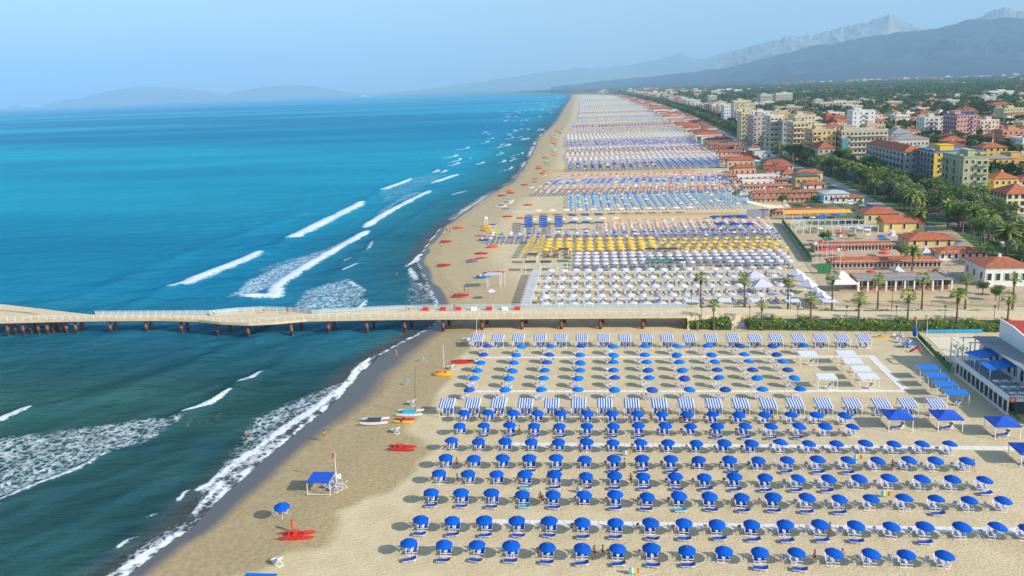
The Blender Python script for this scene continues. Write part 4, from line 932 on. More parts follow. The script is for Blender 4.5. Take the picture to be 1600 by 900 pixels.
BL = [('R', 465, 839, .1, 'bright red rescue rowboat beside the standing lifeguard'), ('R', 628, 702, -.05, 'red rescue rowboat left of the umbrella rows on damp sand'), ('R', 722, 567, .1, 'red rescue rowboat touching the umbrella rows near the pier'),
      ('Ct', 641, 647, .05, 'white catamaran with turquoise trampoline and long dark leaning mast'), ('Kr', 633, 656, .0, 'red kayak lying behind the yellow boat'), ('Ky', 630, 661, .0, 'long yellow kayak in front of the catamaran'), ('Cn', 586, 660, .1, 'white low catamaran hull left of the yellow kayak'),
      ('Py', 693, 586, .0, 'yellow and white pedal boat with a white mast behind it'), ('Cw', 738, 533, .1, 'white sailing boat with mast behind the first pier cabana'), ('Ky', 1377, 527, 0, 'yellow kayak beside the dark fence near the palms'),
      ('R', 720, 462.5, 0, 'bright red rowboat just north of the pier'), ('R', 694, 415, 0, 'red rowboat near the water, second from the pier'), ('Kr', 738, 407, .3, 'red kayak crossing a blue one north of the pier'), ('Kb', 737, 410, .25, 'blue kayak beside the red one'), ('Kr', 752, 404, .3, 'short red kayak right of the crossed kayaks'),
      ('R', 752, 397, 0, 'dull red rowboat between the kayaks and the orange boat'), ('Po', 770, 387, .1, 'orange pedal boat beside the first yellow awnings'), ('Pb', 757, 376, 0, 'small blue pedal boat'), ('Kr', 751, 369, .2, 'small red kayak by the lime boat'), ('Pl', 776, 365, .1, 'lime green pedal boat'), ('Kl', 780, 367, .1, 'lime kayak against the lime pedal boat'), ('Py', 763, 361, 0, 'yellow pedal boat, nearer of two'), ('Py', 760, 355, 0, 'yellow pedal boat, farther of two'),
      ('R', 697, 378, 0, 'orange red rowboat at the bulge of the beach'), ('O', 716, 356, .1, 'orange rowboat behind the beach bulge'), ('Pb', 755, 434, .1, 'blue and white pedal boat by the white tent'), ('Kl', 772, 430, 0, 'green board next to the pink one'), ('Kr', 765, 427, 0, 'pinkish red board next to the green one'), ('Kr', 780, 426, 0, 'red board right of the green one'),
      ('R', 793, 339, 0, 'red rowboat left of the cream parasols'), ('O', 815, 341.5, 0, 'orange rowboat beside the first blue awnings'), ('Cn', 783, 323, .1, 'white catamaran, nearest of the white boats'), ('Cn', 792, 318, 0, 'white catamaran, middle of the white boats'), ('Pw', 797, 315, 0, 'white pedal boat, farthest of the white boats'), ('R', 825, 321, 0, 'brownish red rowboat beside the flagpole'), ('R', 784, 306, 0, 'red rowboat at the narrowing of the beach'), ('R', 798, 302, 0, 'red rowboat second at the narrowing'), ('Kb', 790, 327, 0, 'dark blue kayak among the white boats')]
for k, a, b_, rt, lb in BL:
    x, y = G(a, b_); B[k].put((x, y, .0), rt, lb, 1.0 if b_ > 480 or k[0] in 'RO' else 1.15)
kk = ['R', 'O', 'R', 'Py', 'Pw', 'Po', 'Kb', 'Cn', 'R', 'Pl']
for i in range(46):
    Y = 440+i*15+r_.uniform(-4, 4); X = float(shoreX(Y))+r_.uniform(9, 19)+(0 if Y < 600 else 4); k = r_.choice(kk)
    nm = {'R': 'red rowboat', 'O': 'orange rowboat', 'Py': 'yellow pedal boat', 'Pw': 'white pedal boat', 'Po': 'orange pedal boat', 'Kb': 'blue kayak', 'Cn': 'white catamaran', 'Pl': 'lime pedal boat'}[k]
    B[k].put((X, Y, 0), r_.gauss(0, .3), f'small {nm} far up the beach, number {ORD[i] if i < len(ORD) else ORD[i-len(ORD)]+" of the farthest"} of the scattered boats'.replace('number ', ''))
# poles and masts on the sand
def flagpole(name, x, y, h, label, fl=None, w_=.9):
    e = empty(name, label, 'flagpole', (x, y, 0), group='flagpoles'); ob('pole', MB().tube((0, 0, -.2), (0, 0, h), .06, .04, 6), white, e)
    if fl:
        m = MB(); pts = [(0, 0), (-.3*w_, .12), (-.65*w_, -.05), (-w_, .08)]
        for (a, ya), (b_, yb) in zip(pts[:-1], pts[1:]): m.add([(a, ya, h-.9-.1*abs(a)), (b_, yb, h-.9-.1*abs(b_)), (b_, yb, h-.1-.15*abs(b_)), (a, ya, h-.1-.15*abs(a)), (a, ya+.01, h-.9-.1*abs(a)), (b_, yb+.01, h-.9-.1*abs(b_)), (b_, yb+.01, h-.1-.15*abs(b_)), (a, ya+.01, h-.1-.15*abs(a))], [(0, 1, 2, 3), (7, 6, 5, 4), (3, 2, 6, 7), (0, 4, 5, 1)])
        ob('flag', m, fl, e)
    return e
redc = mat('red_flag', 'c83a2c', .8, .05); whc = mat('white_flag', 'd8d8d8', .8, .05); gnc = mat('green_flag', '3f9a4a', .8, .05); ylf = mat('yellow_green_flag', 'b8c840', .8, .05)
x, y = G(526, 752); flagpole('flagpole', x, y, 4.6, 'white flagpole with a small red and white flag by the lifeguard tent', redc, .4)
x, y = G(694, 576); flagpole('flagpole', x, y, 5.2, 'bare white mast beside the yellow pedal boat')
for a, b_, h, lb in [(845, 441+0, 6, 'white pole left of the white awning file'), (789, 448, 5, 'white pole near the white tent north of the pier'), (1447, 541, 7, 'tall pole with a pink and yellow green flag at the ball court'), (1431, 525, 4.6, 'pole with an orange windsock beside the hedge')]:
    x, y = G(a, b_); flagpole('flagpole', x, y, h, lb, {7: ylf, 4.6: mat('orange_cloth', 'e0602a', .8, .05)}.get(h), .5)
e = empty('windsock', 'tall folded blue parasol standing at the end of the sand', 'parasol', (*G(1429, 530), 0)); ob('pole', MB().tube((0, 0, 0), (0, 0, 3), .05), white, e); ob('cover', MB().lathe([(.05, .5), (.45, .9), (.55, 1.8), (.2, 2.9), (.02, 3)], 8), deep_b, e); e.name = 'folded_parasol'
fcol = [whc, whc, redc, gnc, mat('violet_flag', '6a62b8', .8, .05)]
fps = [(1122+i*4.1, 300+i*3.3) for i in range(10)]+[(1196, 322), (1277, 412), (1284, 408), (1291, 414), (1300, 420), (1313, 423), (1316, 410), (1204, 285), (1140, 262), (1112, 246), (1165, 250), (1187, 300), (1240, 262)]
for i, (a, b_) in enumerate(fps):
    x, y = G(a, b_); flagpole('flagpole', x, y, 7+2*(i % 3 == 1), f'white flagpole with {["white", "white", "red", "green", "violet"][i % 5]} flag, {ORD[i]} of the poles along the beach clubs', fcol[i % 5], 1.2)
# lifeguard tent, tower and odd beach things
gl = cabana('lifeguard_tent', deep_b, 'lifeguard tents', 3.4, 2.7, 2.1, 2.25); x, y = G(502, 745, 2.2); gl.put((x, y, 0), -.02, 'open blue lifeguard tent on four white posts near the waterline')
wp = mat('white_plastic', 'd8d8d6', .4, .05); ch_w = folder(white, 'white plastic chairs by the lifeguard tent', 'white_chair')
for i, (a, b_, rt) in enumerate([(527, 769, 1.9), (534, 765, 1.9), (541, 762, 1.9)]): dc_t.put((*G(a, b_), 0), -1.9+.1*i, f'white folding lounger leaning in a group by the lifeguard tent, {ORD[i]} from the sea')
dc_b.put((*G(519, 763), 0), -1.7, 'blue deckchair facing the lifeguard tent, nearest the tent'); dc_b.put((*G(530, 757), 0), -1.7, 'blue deckchair behind the lifeguard tent posts'); ch_w.put((*G(531, 751), 0), .5, 'white chair at the foot of the lifeguard flagpole')
um_a.put((*G(439.5, 789.5, 2.15), 0), (.05, .05, 0), 'single blue umbrella standing alone near the water'); ch_w.put((*G(430, 805), 0), 1., 'white chair under the lone umbrella, left one'); fc_t.put((*G(447, 803), 0), -1., 'orange brown chair under the lone umbrella, right one')
bench = deckchair('white_lounger', 'lounger', white_f, 'single white loungers on the damp sand')
for i, (a, b_, lb) in enumerate([(438, 885, 'white lounger tilted up on the sand at the bottom left'), (622, 678, 'white lounger tilted up beside the red rowboat'), (647, 634, 'white lounger behind the catamaran mast'), (708, 578, 'white lounger beside the first umbrellas')]): bench.put((*G(a, b_), 0), -2.2, lb, 1.2)
gl2 = awn(blue_f3, 'blue_awning', 'single awnings'); x, y = G(421, 897, 2.1); gl2.put((x, y-3.4, 0), 0, 'bright blue awning cut by the bottom edge of the photo', 1.6)
bt = simple_umb(aqua_p, 'small_parasol', .3, 1.1, 8, 'small turquoise beach toys')
for i, (a, b_) in enumerate([(661, 564), (637, 601), (865, 566), (1082, 579)]): bt.put((*G(a, b_), 0), 0, f'small turquoise bin on a post, {ORD[i]} from the left')
tw = empty('lifeguard_tower', 'tall white lifeguard chair tower north of the pier', 'lifeguard tower', (*G(760, 354), 0)); f = MB()
for sx_ in (-.7, .7):
    for sy_ in (-.7, .7): f.tube((sx_, sy_, 0), (sx_*.6, sy_*.6, 3.2), .07, n=4)
for z in (.8, 1.6, 2.4): f.tube((-.65, -.65, z), (.65, -.65, z), .05, n=4)
ob('frame', f, white, tw); ob('seat', MB().box(-.6, -.5, 3.2, .6, .5, 3.3).box(-.6, .4, 3.3, .6, .5, 4.2), white, tw)
x, y = G(772, 437, 2.3); aw.put((x, y, 0), 0, 'white tent with four posts by the coloured boards', 1.9); x, y = G(766, 455, 2.1); wu.put((x, y, 0), 0, 'single white umbrella close to the red rowboat'); x, y = G(770, 352, 2.2); ab.put((x, y, 0), 0, 'small blue awning beside the lifeguard tower', 1.2)
pt = empty('table_tennis_table', 'light blue table tennis table near the diagonal green fence', 'table tennis table', (*G(1420, 543), 0)); ob('tabletop', MB().box(-1.4, -.76, .72, 1.4, .76, .77), cab_p, pt); ob('net', MB().box(-.02, -.8, .77, .02, .8, .92), white, pt)
for s_ in (-1, 1):
    for q in (-.6, .6): ob('leg', MB().box(s_-.05, q-.05, 0, s_+.05, q+.05, .72), white, pt)
sl_ = empty('playground_slide', 'small red and orange slide beside the table tennis table', 'slide', (*G(1434, 551), 0)); ob('chute', MB().add([(-1.6, -.3, .1), (-1.6, .3, .1), (.2, .3, 1.3), (.2, -.3, 1.3), (-1.6, -.35, .25), (-1.6, .35, .25), (.2, .35, 1.45), (.2, -.35, 1.45)], [(0, 3, 2, 1), (0, 4, 7, 3), (1, 2, 6, 5)]), red_p, sl_); ob('ladder', MB().tube((.3, -.3, 1.4), (.9, -.3, 0), .05, n=4).tube((.3, .3, 1.4), (.9, .3, 0), .05, n=4).box(.45, -.3, .9, .6, .3, .96).box(.65, -.3, .45, .8, .3, .51), orange_p, sl_)
for i, (a, b_) in enumerate([(1403, 534), (1411, 531), (1418, 536), (1407, 529)]): dc_t.put((*G(a, b_), 0), i*1.1, f'striped lounger in the jumble of stored chairs, {ORD[i]} one')
for i, (a, b_) in enumerate([(1398, 528), (1413, 527)]): ch_w.put((*G(a, b_), 0), i, f'white chair in the jumble by the dark fence, {ORD[i]} one')
# kiosks of white shelves on the near sand
for i, (a, b_) in enumerate([(979, 713), (908, 771), (1340, 720), (1383, 778), (990, 899)]):
    e = empty('towel_rack', f'low white rack hung with green and orange towels, {ORD[i]} from the pier', 'towel rack', (*G(a, b_), 0), group='towel racks among the umbrellas')
    f = MB()
    for k in range(4): f.tube((-.5+k*.33, 0, 0), (-.5+k*.33, .1, .85), .025, n=4)
    f.tube((-.55, .1, .85), (.6, .1, .85), .03, n=4); ob('frame', f, white, e)
    for k, c_ in enumerate((aqua_p, white, lime_p, orange_p)): ob('towel', MB().box(-.5+k*.3, -.02, .25, -.27+k*.3, .16, .9), c_, e)
# ---- NEXT

# ------------------------------------------------------------------ buildings
wall_c = lambda c: mat('wall_'+c, c, .85, .07, .6)
_win = {}
def winmesh(w_, h, fr, gl_):
    k = (w_, h, fr.name, gl_.name)
    if k not in _win:
        m = MB(); t = .1
        m.box(-w_/2, -.03, 0, w_/2, .06, h, 1)
        for a in ((-w_/2-t, -.1, -t, -w_/2, .06, h+t), (w_/2, -.1, -t, w_/2+t, .06, h+t), (-w_/2, -.1, -t, w_/2, .06, 0), (-w_/2, -.1, h, w_/2, .06, h+t)): m.box(*a, 0)
        _win[k] = m.mesh('window', [fr, gl_])
    return _win[k]
def roof_mesh(x0, y0, x1, y1, z, h, kind='hip', ov=.5):
    x0 -= ov; y0 -= ov; x1 += ov; y1 += ov; m = MB(); W = x1-x0; D = y1-y0; s = min(W, D)/2
    if W >= D: a, b_ = (x0+(s if kind == 'hip' else 0), (y0+y1)/2), (x1-(s if kind == 'hip' else 0), (y0+y1)/2)
    else: a, b_ = ((x0+x1)/2, y0+(s if kind == 'hip' else 0)), ((x0+x1)/2, y1-(s if kind == 'hip' else 0))
    vs = [(x0, y0, z), (x1, y0, z), (x1, y1, z), (x0, y1, z), (a[0], a[1], z+h), (b_[0], b_[1], z+h), (x0, y0, z-.18), (x1, y0, z-.18), (x1, y1, z-.18), (x0, y1, z-.18)]
    if W >= D: fs = [(0, 1, 5, 4), (1, 2, 5), (2, 3, 4, 5), (3, 0, 4)]
    else: fs = [(0, 1, 4), (1, 2, 5, 4), (2, 3, 5), (3, 0, 4, 5)]
    return m.add(vs, fs+[(6, 7, 1, 0), (7, 8, 2, 1), (8, 9, 3, 2), (9, 6, 0, 3), (9, 8, 7, 6)])
TAKEN = []
def bld(name, label, x0, x1, Y, depth, h, wall='d8ccb0', roof='flat', rm=None, floors=3, cols=5, sc_=3, bf=(), bs=(), wins='join', rh=2., base=None, ww=1.1, wh=1.5, fr=None, cat='building', group=None, par=.8, pent=True, balc=None, rotz=0., gable='hip'):
    W = x1-x0; e = empty(name, label, cat, (x0, Y, 0), rotz, group); TAKEN.append((x0-3, Y-3, x1+3, Y+depth+3))
    wm = wall_c(wall) if isinstance(wall, str) else wall; fr = fr or white; bm_ = balc or wm
    m = MB().box(0, 0, -.3, W, depth, h); fl = h/floors
    for k in range(1, floors): m.box(-.06, -.06, k*fl-.1, W+.06, depth+.06, k*fl+.06) if (name != 'house' and name != 'bathing_club') else None
    ob('wall', m, wm, e)
    if roof == 'flat':
        p = MB()
        for a in ((-.15, -.15, W+.15, .15), (-.15, depth-.15, W+.15, depth+.15), (-.15, .15, .15, depth-.15), (W-.15, .15, W+.15, depth-.15)): p.box(a[0], a[1], h-.15, a[2], a[3], h+par)
        ob('parapet', p, bm_, e); ob('roof', MB().box(.15, .15, h-.02, W-.15, depth-.15, h+.05), rm or roof_g, e)
        if pent and W > 9:
            rr_ = random.Random(int(abs(x0*7+Y))); px0 = rr_.uniform(.1, .5)*W; ob('penthouse', MB().box(px0, depth*.35, h+.05, px0+W*.28, depth*.75, h+2.8).box(px0-.3, depth*.35-.3, h+2.8, px0+W*.28+.3, depth*.75+.3, h+3), wm, e)
            for q in range(4):
                ax, ay = rr_.uniform(.5, W-2), rr_.uniform(.6, depth-2); ob('roof_vent', MB().box(ax, ay, h+.05, ax+rr_.uniform(.6, 1.8), ay+rr_.uniform(.6, 1.4), h+rr_.uniform(.6, 1.4)), steel, e)
    else:
        rf = ob('roof', roof_mesh(0, 0, W, depth, h, rh, gable), rm or roof_t, e)
        if name != 'bathing_club': ob('chimney', MB().box(W*.6, depth*.6, h+rh*.3, W*.6+.7, depth*.6+.6, h+rh+.5), wm, rf)
    wmj = MB(); bj = MB()
    def put_w(x, y, z, side, w_=ww, hh=wh):
        if wins == 'each':
            o = ob('window', winmesh(w_, hh, fr, glass), parent=e, loc=(x, y, z), rot=-PI/2 if side else 0)
        else:
            if side: wmj.box(-.05, y-w_/2, z, .02, y+w_/2, z+hh, 0); wmj.box(-.12, y-w_/2-.15, z-.12, .02, y+w_/2+.15, z-.02, 1)
            else: wmj.box(x-w_/2, -.05, z, x+w_/2, .02, z+hh, 0); wmj.box(x-w_/2-.15, -.12, z-.12, x+w_/2+.15, .02, z-.02, 1)
    for k in range(floors):
        z = k*fl+fl*.32
        for c_ in range(cols):
            x = W*(c_+.5)/cols
            if c_ in bf and k > 0:
                put_w(x, 0, k*fl+.1, 0, W/cols*.6, min(2.2, fl*.7))
                w2 = W/cols*.46
                b_ = MB().box(x-w2, -1.3, k*fl-.08, x+w2, -.07, k*fl+.08).box(x-w2, -1.3, k*fl+.08, x+w2, -1.2, k*fl+1).box(x-w2, -1.2, k*fl+.08, x-w2+.1, -.07, k*fl+1).box(x+w2-.1, -1.2, k*fl+.08, x+w2, -.07, k*fl+1)
                if wins == 'each': ob('balcony', b_, bm_, e)
                else: bj.v, bj.f, bj.m = (lambda o: (bj.v+b_.v, bj.f+[tuple(i+o for i in f) for f in b_.f], bj.m+b_.m))(len(bj.v))
            else: put_w(x, 0, z, 0)
        for c_ in range(sc_):
            y = depth*(c_+.5)/sc_
            if c_ in bs and k > 0:
                put_w(0, y, k*fl+.1, 1, depth/sc_*.6, min(2.2, fl*.7)); w2 = depth/sc_*.46
                b_ = MB().box(-1.3, y-w2, k*fl-.08, -.07, y+w2, k*fl+.08).box(-1.3, y-w2, k*fl+.08, -1.2, y+w2, k*fl+1)
                if wins == 'each': ob('balcony', b_, bm_, e)
                else: bj.v, bj.f, bj.m = (lambda o: (bj.v+b_.v, bj.f+[tuple(i+o for i in f) for f in b_.f], bj.m+b_.m))(len(bj.v))
            else: put_w(0, y, z, 1)
    if wmj.v: tag(ob('window_rows', wmj, [glass, fr], e), kind='stuff')
    if bj.v: tag(ob('balcony_rows', bj, bm_, e), kind='stuff')
    return e
def B_(name, label, xa, xb, yb, yt, depth, **k):
    X0, Y = G(xa, yb); X1 = XA(xb, Y); h = ZT(X0, Y, yt); return bld(name, label, X0, X1, Y, depth, h, **k)
bf_all = lambda n: tuple(range(n))
# named buildings of the town front
B_('hotel', 'bright yellow hotel with blue balconies on its sea side', 1457, 1534, 292, 238, 21, wall='dcb42e', floors=6, cols=5, sc_=5, bf=(1,), bs=bf_all(5), wins='each', balc=wall_c('4a70a8'))
B_('hotel_wing', 'long low orange yellow wing right of the bright yellow hotel', 1536, 1586, 282, 248, 12, wall='dba63a', floors=3, cols=5, sc_=1, wins='each', roof='hip', rm=roof_g, rh=1)
B_('annex', 'yellow low annex with a light blue base at the foot of the yellow hotel', 1434, 1455, 303, 283, 8, wall='e3bc30', floors=2, cols=3, sc_=2, wins='each', pent=False)
B_('apartment_building', 'pale green apartment block with green balconies and grey roof', 1502, 1541, 311, 247, 22, wall='b3ab86', floors=5, cols=4, sc_=6, bf=(2, 3), bs=(2, 4, 5), wins='each', balc=wall_c('8fa57c'), rm=roof_g)
B_('garden_wall', 'yellow garden wall with dark bushes in front of the green apartment block', 1487, 1545, 318, 313, .6, wall='d9c878', floors=1, cols=0, sc_=0, pent=False, par=.05, cat='wall')
B_('villa', 'cream villa with orange hip roof and brown shutters at the right edge', 1571, 1622, 335, 303, 13, wall='dcd0a4', roof='hip', rh=3.4, floors=3, cols=5, sc_=5, wins='each', fr=shut_b)
B_('lean_to', 'low grey roofed building in front of the cream villa', 1562, 1620, 350, 340, 8, wall='b9b4a8', floors=1, cols=3, sc_=2, rm=roof_g, pent=False, par=.1)
B_('house', 'yellow house with orange roof behind the cream villa', 1552, 1590, 306, 279, 12, wall='d9b95a', roof='hip', rh=2.6, floors=2, cols=4, sc_=3, wins='each')
B_('house', 'white house with orange roof at the right edge above the villa', 1592, 1630, 300, 283, 12, wall='d8cfb4', roof='hip', rh=2.5, floors=2, cols=3, sc_=2, wins='each')
B_('house', 'tan house with long brown roof beside the yellow wing', 1548, 1578, 279, 256, 15, wall='cdb676', roof='hip', rm=roof_d, rh=2.5, floors=3, cols=3, sc_=3, wins='each')
B_('apartment_building', 'ochre apartment block cut by the right edge', 1576, 1625, 280, 248, 14, wall='c7a050', floors=3, cols=4, sc_=2, wins='each', bf=(1,))
B_('hotel', 'wide grey cream hotel with teal corner stripe and rooftop terrace', 1313, 1385, 258, 205, 18, wall='b9ab8e', floors=6, cols=11, sc_=4, bf=bf_all(11)[2:], bs=(0, 1, 2, 3), wins='each', balc=wall_c('c8bfa8'))
X0, Y = G(1313, 258); X1 = XA(1322, Y); hh_ = ZT(X0, Y, 216); tag(ob('corner_panel', MB().box(X0+.1, Y-1.6, 3, X1, Y-.12, hh_), mat('teal_wall', '4f8f98', .8, .05)), 'teal corner panel on the wide grey cream hotel', 'facade panel')
B_('canopy_hall', 'low hall with long cream canopy in front of the wide hotel', 1300, 1356, 263, 248, 7, wall='a8a090', floors=1, cols=8, sc_=1, pent=False, par=.5)
B_('hotel', 'tall white block behind the wide grey cream hotel', 1331, 1366, 215, 174, 18, wall='dcdcd8', floors=6, cols=4, sc_=4, bf=(2,), wins='each')
B_('hotel', 'blue grey hotel with orange roof facing the palms in shade', 1411, 1441, 285, 237, 60, wall='b4b4ac', roof='hip', rh=3, floors=5, cols=3, sc_=11, bs=bf_all(11), wins='each')
B_('slab_block', 'plain cream slab block left of the yellow hotel', 1428, 1443, 275, 232, 12, wall='d3c8a6', floors=4, cols=0, sc_=3, pent=False)
B_('hotel', 'pink hotel with blue balconies on its sea side', 1493, 1524, 222, 180, 26, wall='d09a8c', floors=6, cols=6, sc_=6, bf=(4,), bs=bf_all(6), wins='join', balc=wall_c('5c6ca8'))
B_('apartment_building', 'white block with dark balconies left of the pink hotel', 1443, 1473, 218, 184, 18, wall='d6d4cc', floors=5, cols=4, sc_=3, bf=(1, 2), wins='join')
B_('warehouse', 'low grey warehouse with long light roof behind the shaded hotel', 1396, 1450, 245, 218, 20, wall='c4bfae', roof='hip', rm=roof_g, rh=2.5, floors=2, cols=9, sc_=2, wins='join')
B_('warehouse', 'grey shed with pale hipped roof next to the warehouse', 1392, 1425, 236, 209, 22, wall='c9c2a4', roof='hip', rm=roof_g, rh=4, floors=2, cols=4, sc_=1, wins='join')
B_('apartment_building', 'yellow cream block with roof terrace left of the wide hotel', 1268, 1305, 258, 204, 20, wall='cdb780', floors=6, cols=5, sc_=4, bf=(0, 1), bs=bf_all(4), wins='join')
B_('house', 'house with bright orange hip roof tucked between two hotels', 1278, 1303, 262, 232, 18, wall='b8b0a0', roof='hip', rh=4, floors=3, cols=3, sc_=3, wins='join')
B_('apartment_building', 'tan block with orange top storeys and rounded balconies', 1238, 1262, 250, 192, 20, wall='cfae74', floors=7, cols=4, sc_=4, bf=(0, 1, 2), bs=bf_all(4), wins='join', balc=wall_c('d8d2c4'))
B_('apartment_building', 'long cream block with stepped roof behind the tan block', 1240, 1272, 230, 181, 22, wall='cfc4a4', floors=6, cols=6, sc_=3, bf=(2,), wins='join')
B_('apartment_building', 'cream block with rows of white rounded balconies', 1203, 1221, 238, 182, 24, wall='d4c8a8', floors=7, cols=3, sc_=4, bf=(0, 1, 2), bs=(1, 2), wins='join', balc=white)
B_('apartment_building', 'grey block in shade right of the balcony block', 1222, 1236, 240, 190, 20, wall='aaa79f', floors=6, cols=2, sc_=4, wins='join')
B_('apartment_building', 'narrow grey pink block left of the balcony block', 1176, 1201, 230, 182, 26, wall='b8aca4', floors=6, cols=4, sc_=4, bf=(0, 3), bs=(0, 2), wins='join')
B_('apartment_building', 'cream yellow tower block by the avenue', 1158, 1174, 224, 176, 22, wall='d6c692', floors=7, cols=3, sc_=3, bf=(1,), wins='join')
B_('apartment_building', 'white narrow block at the bend of the avenue', 1131, 1142, 195, 165, 24, wall='d9dadb', floors=6, cols=3, sc_=3, bs=(1,), wins='join')
B_('apartment_building', 'long cream block right of the white narrow block', 1146, 1173, 192, 158, 26, wall='d0c29c', floors=6, cols=6, sc_=3, bf=(1, 3), wins='join')
B_('hotel', 'broad flat roofed white hotel far up by the wood', 1212, 1238, 166, 146, 34, wall='d0cbb6', floors=5, cols=8, sc_=3, bf=bf_all(8), wins='join')
B_('hotel', 'second flat roofed cream hotel by the wood', 1188, 1207, 168, 148, 34, wall='cdc6b0', floors=5, cols=7, sc_=3, bf=bf_all(7), wins='join')
B_('block_of_flats', 'small banded brown and white block before the wood', 1107, 1120, 165, 150, 30, wall='bfb0a0', floors=5, cols=3, sc_=2, bf=bf_all(3), wins='join', balc=white)
B_('school', 'very long low cream building with square windows near the wood', 1275, 1346, 176, 161, 30, wall='cfc4b0', floors=3, cols=14, sc_=3, wins='join', ww=2.6, wh=2.)
B_('school', 'long low pinkish building left of the very long one', 1214, 1254, 184, 168, 30, wall='c9b8a4', floors=3, cols=9, sc_=3, wins='join', ww=2.6, wh=2.)
B_('villa', 'red orange villa with tiled roof in the middle of town', 1290, 1300, 202, 180, 14, wall='c4502c', roof='hip', rh=3, floors=3, cols=3, sc_=2, wins='join')
B_('villa', 'orange villa with wide tiled roof beside the red one', 1302, 1322, 202, 183, 16, wall='cf7838', roof='hip', rh=3, floors=3, cols=5, sc_=2, wins='join')
B_('block_of_flats', 'white low block at the far right by the wood', 1545, 1584, 155, 143, 30, wall='dcdcd8', floors=3, cols=6, sc_=2, wins='join')
B_('apartment_building', 'cream block with dormers at the far right edge', 1568, 1600, 190, 170, 24, wall='cfc490', floors=4, cols=7, sc_=2, wins='join')
B_('villa', 'yellow villa with broad dark red roof right of the pines', 1575, 1620, 232, 214, 22, wall='d6c07a', roof='hip', rm=roof_d, rh=4.5, floors=2, cols=6, sc_=2, wins='join')
rb_ = random.Random(5)
WC = ['d6cdb4', 'd9c79a', 'c9a877', 'd8d6cf', 'c98f6a', 'd2b25e', 'c7bda8', 'b8563a', 'dcc8b4', 'cbb48c']; WN = ['cream', 'pale yellow', 'tan', 'white', 'salmon', 'yellow', 'grey cream', 'brick red', 'pinkish', 'sand coloured']
def free(x0, y0, x1, y1): return not any(x0 < t[2] and x1 > t[0] and y0 < t[3] and y1 > t[1] for t in TAKEN)
Y = 750; nb = 0
while Y < 4200:                              # row of hotels along the avenue
    x0 = float(promX(Y))+29; W = rb_.uniform(14, 24); D = rb_.uniform(14, 24); k = rb_.randrange(len(WC))
    if free(x0, Y, x0+W, Y+D): bld('avenue_hotel', f'{WN[k]} flat roofed hotel in the row along the avenue, {ORD[nb % 39]} from the near end', x0, x0+W, Y, D, rb_.choice([13, 16, 19, 22]), wall=WC[k], floors=rb_.choice([4, 5, 6]), cols=5, sc_=4, bf=(0, 2, 4), bs=(1, 2), balc=white if nb % 2 else None, group='hotels along the avenue'); nb += 1
    if rb_.random() < .7:
        x0 += W+rb_.uniform(6, 14); k = rb_.randrange(len(WC)); W = rb_.uniform(14, 22)
        if nb < 39 and free(x0, Y, x0+W, Y+D): bld('avenue_hotel', f'{WN[k]} building in the second row behind the avenue, {ORD[nb % 39]} from the near end', x0, x0+W, Y, D, rb_.choice([10, 13, 16, 19]), wall=WC[k], floors=4, cols=5, sc_=4, bf=(1, 3), group='hotels along the avenue'); nb += 1
    Y += D+rb_.uniform(8, 22)*(1 if Y < 1500 else 2.5)
HP = [('flat', None, 'flat grey roof'), ('hip', roof_t, 'orange tiled roof'), ('hip', roof_d, 'dark red tiled roof')]
nh = 0; tries = 0; PROT = {}
nm_ = 0
while nm_ < 60 and tries < 4000:
    tries += 1; Y = 550+1170*rb_.random(); X = float(promX(Y))+rb_.uniform(34, 50+Y*.5); W = rb_.uniform(14, 26); D = rb_.uniform(12, 18)
    if P(X, Y, 0)[0] > 1640 or not free(X, Y, X+W, Y+D): continue
    k = rb_.randrange(len(WC)); bld('apartment_building', f'{WN[k]} mid rise block in the middle of town, {ORD[nm_ % 39]} of the {"nearer" if nm_ < 39 else "farther"} ones', X, X+W, Y, D, rb_.choice([9, 12, 12, 15]), wall=WC[k] if k != 7 else 'd6cdb4', floors=4, cols=5, sc_=4, bf=(rb_.randrange(5), rb_.randrange(5)), group='mid rise blocks in town', roof='flat' if rb_.random() < .75 else 'hip', balc=rb_.choice([white, None])); nm_ += 1
tries = 0
while nh < 290 and tries < 8000:
    tries += 1; Y = 387+1580*rb_.random()**1.1; X = float(promX(Y))+rb_.uniform(34, 60+Y*.52); W = rb_.uniform(9, 18); D = rb_.uniform(9, 15)
    if P(X, Y, 0)[0] > 1640 or not free(X, Y, X+W, Y+D): continue
    k = rb_.randrange(len(WC)); q = rb_.choice([0, 1, 1, 1, 2]); v = rb_.randrange(2); key = (k, q, v)
    lab = f'{WN[k]} {"two" if v else "three"} storey town house with {HP[q][2]} among the trees inland'
    if key not in PROT:
        h = 6.5 if v else 9.5; o = bld('town_house', lab, 0, 13, 0, 11, h, wall=WC[k], roof=HP[q][0], rm=HP[q][1], floors=2 if v else 3, cols=4, sc_=3, rh=2.6, group='town houses inland: '+lab[:30], cat='house', bf=(1,) if q == 0 else ()); TAKEN.pop(); PROT[key] = Proto(o)
    rt = rb_.choice([0, 0, 0, .25, -.3, .5]); PROT[key].put((X, Y, 0), rt, lab, (W/13, D/11, rb_.uniform(.9, 1.15))); TAKEN.append((X-2, Y-2, X+W+2, Y+D+2)); nh += 1

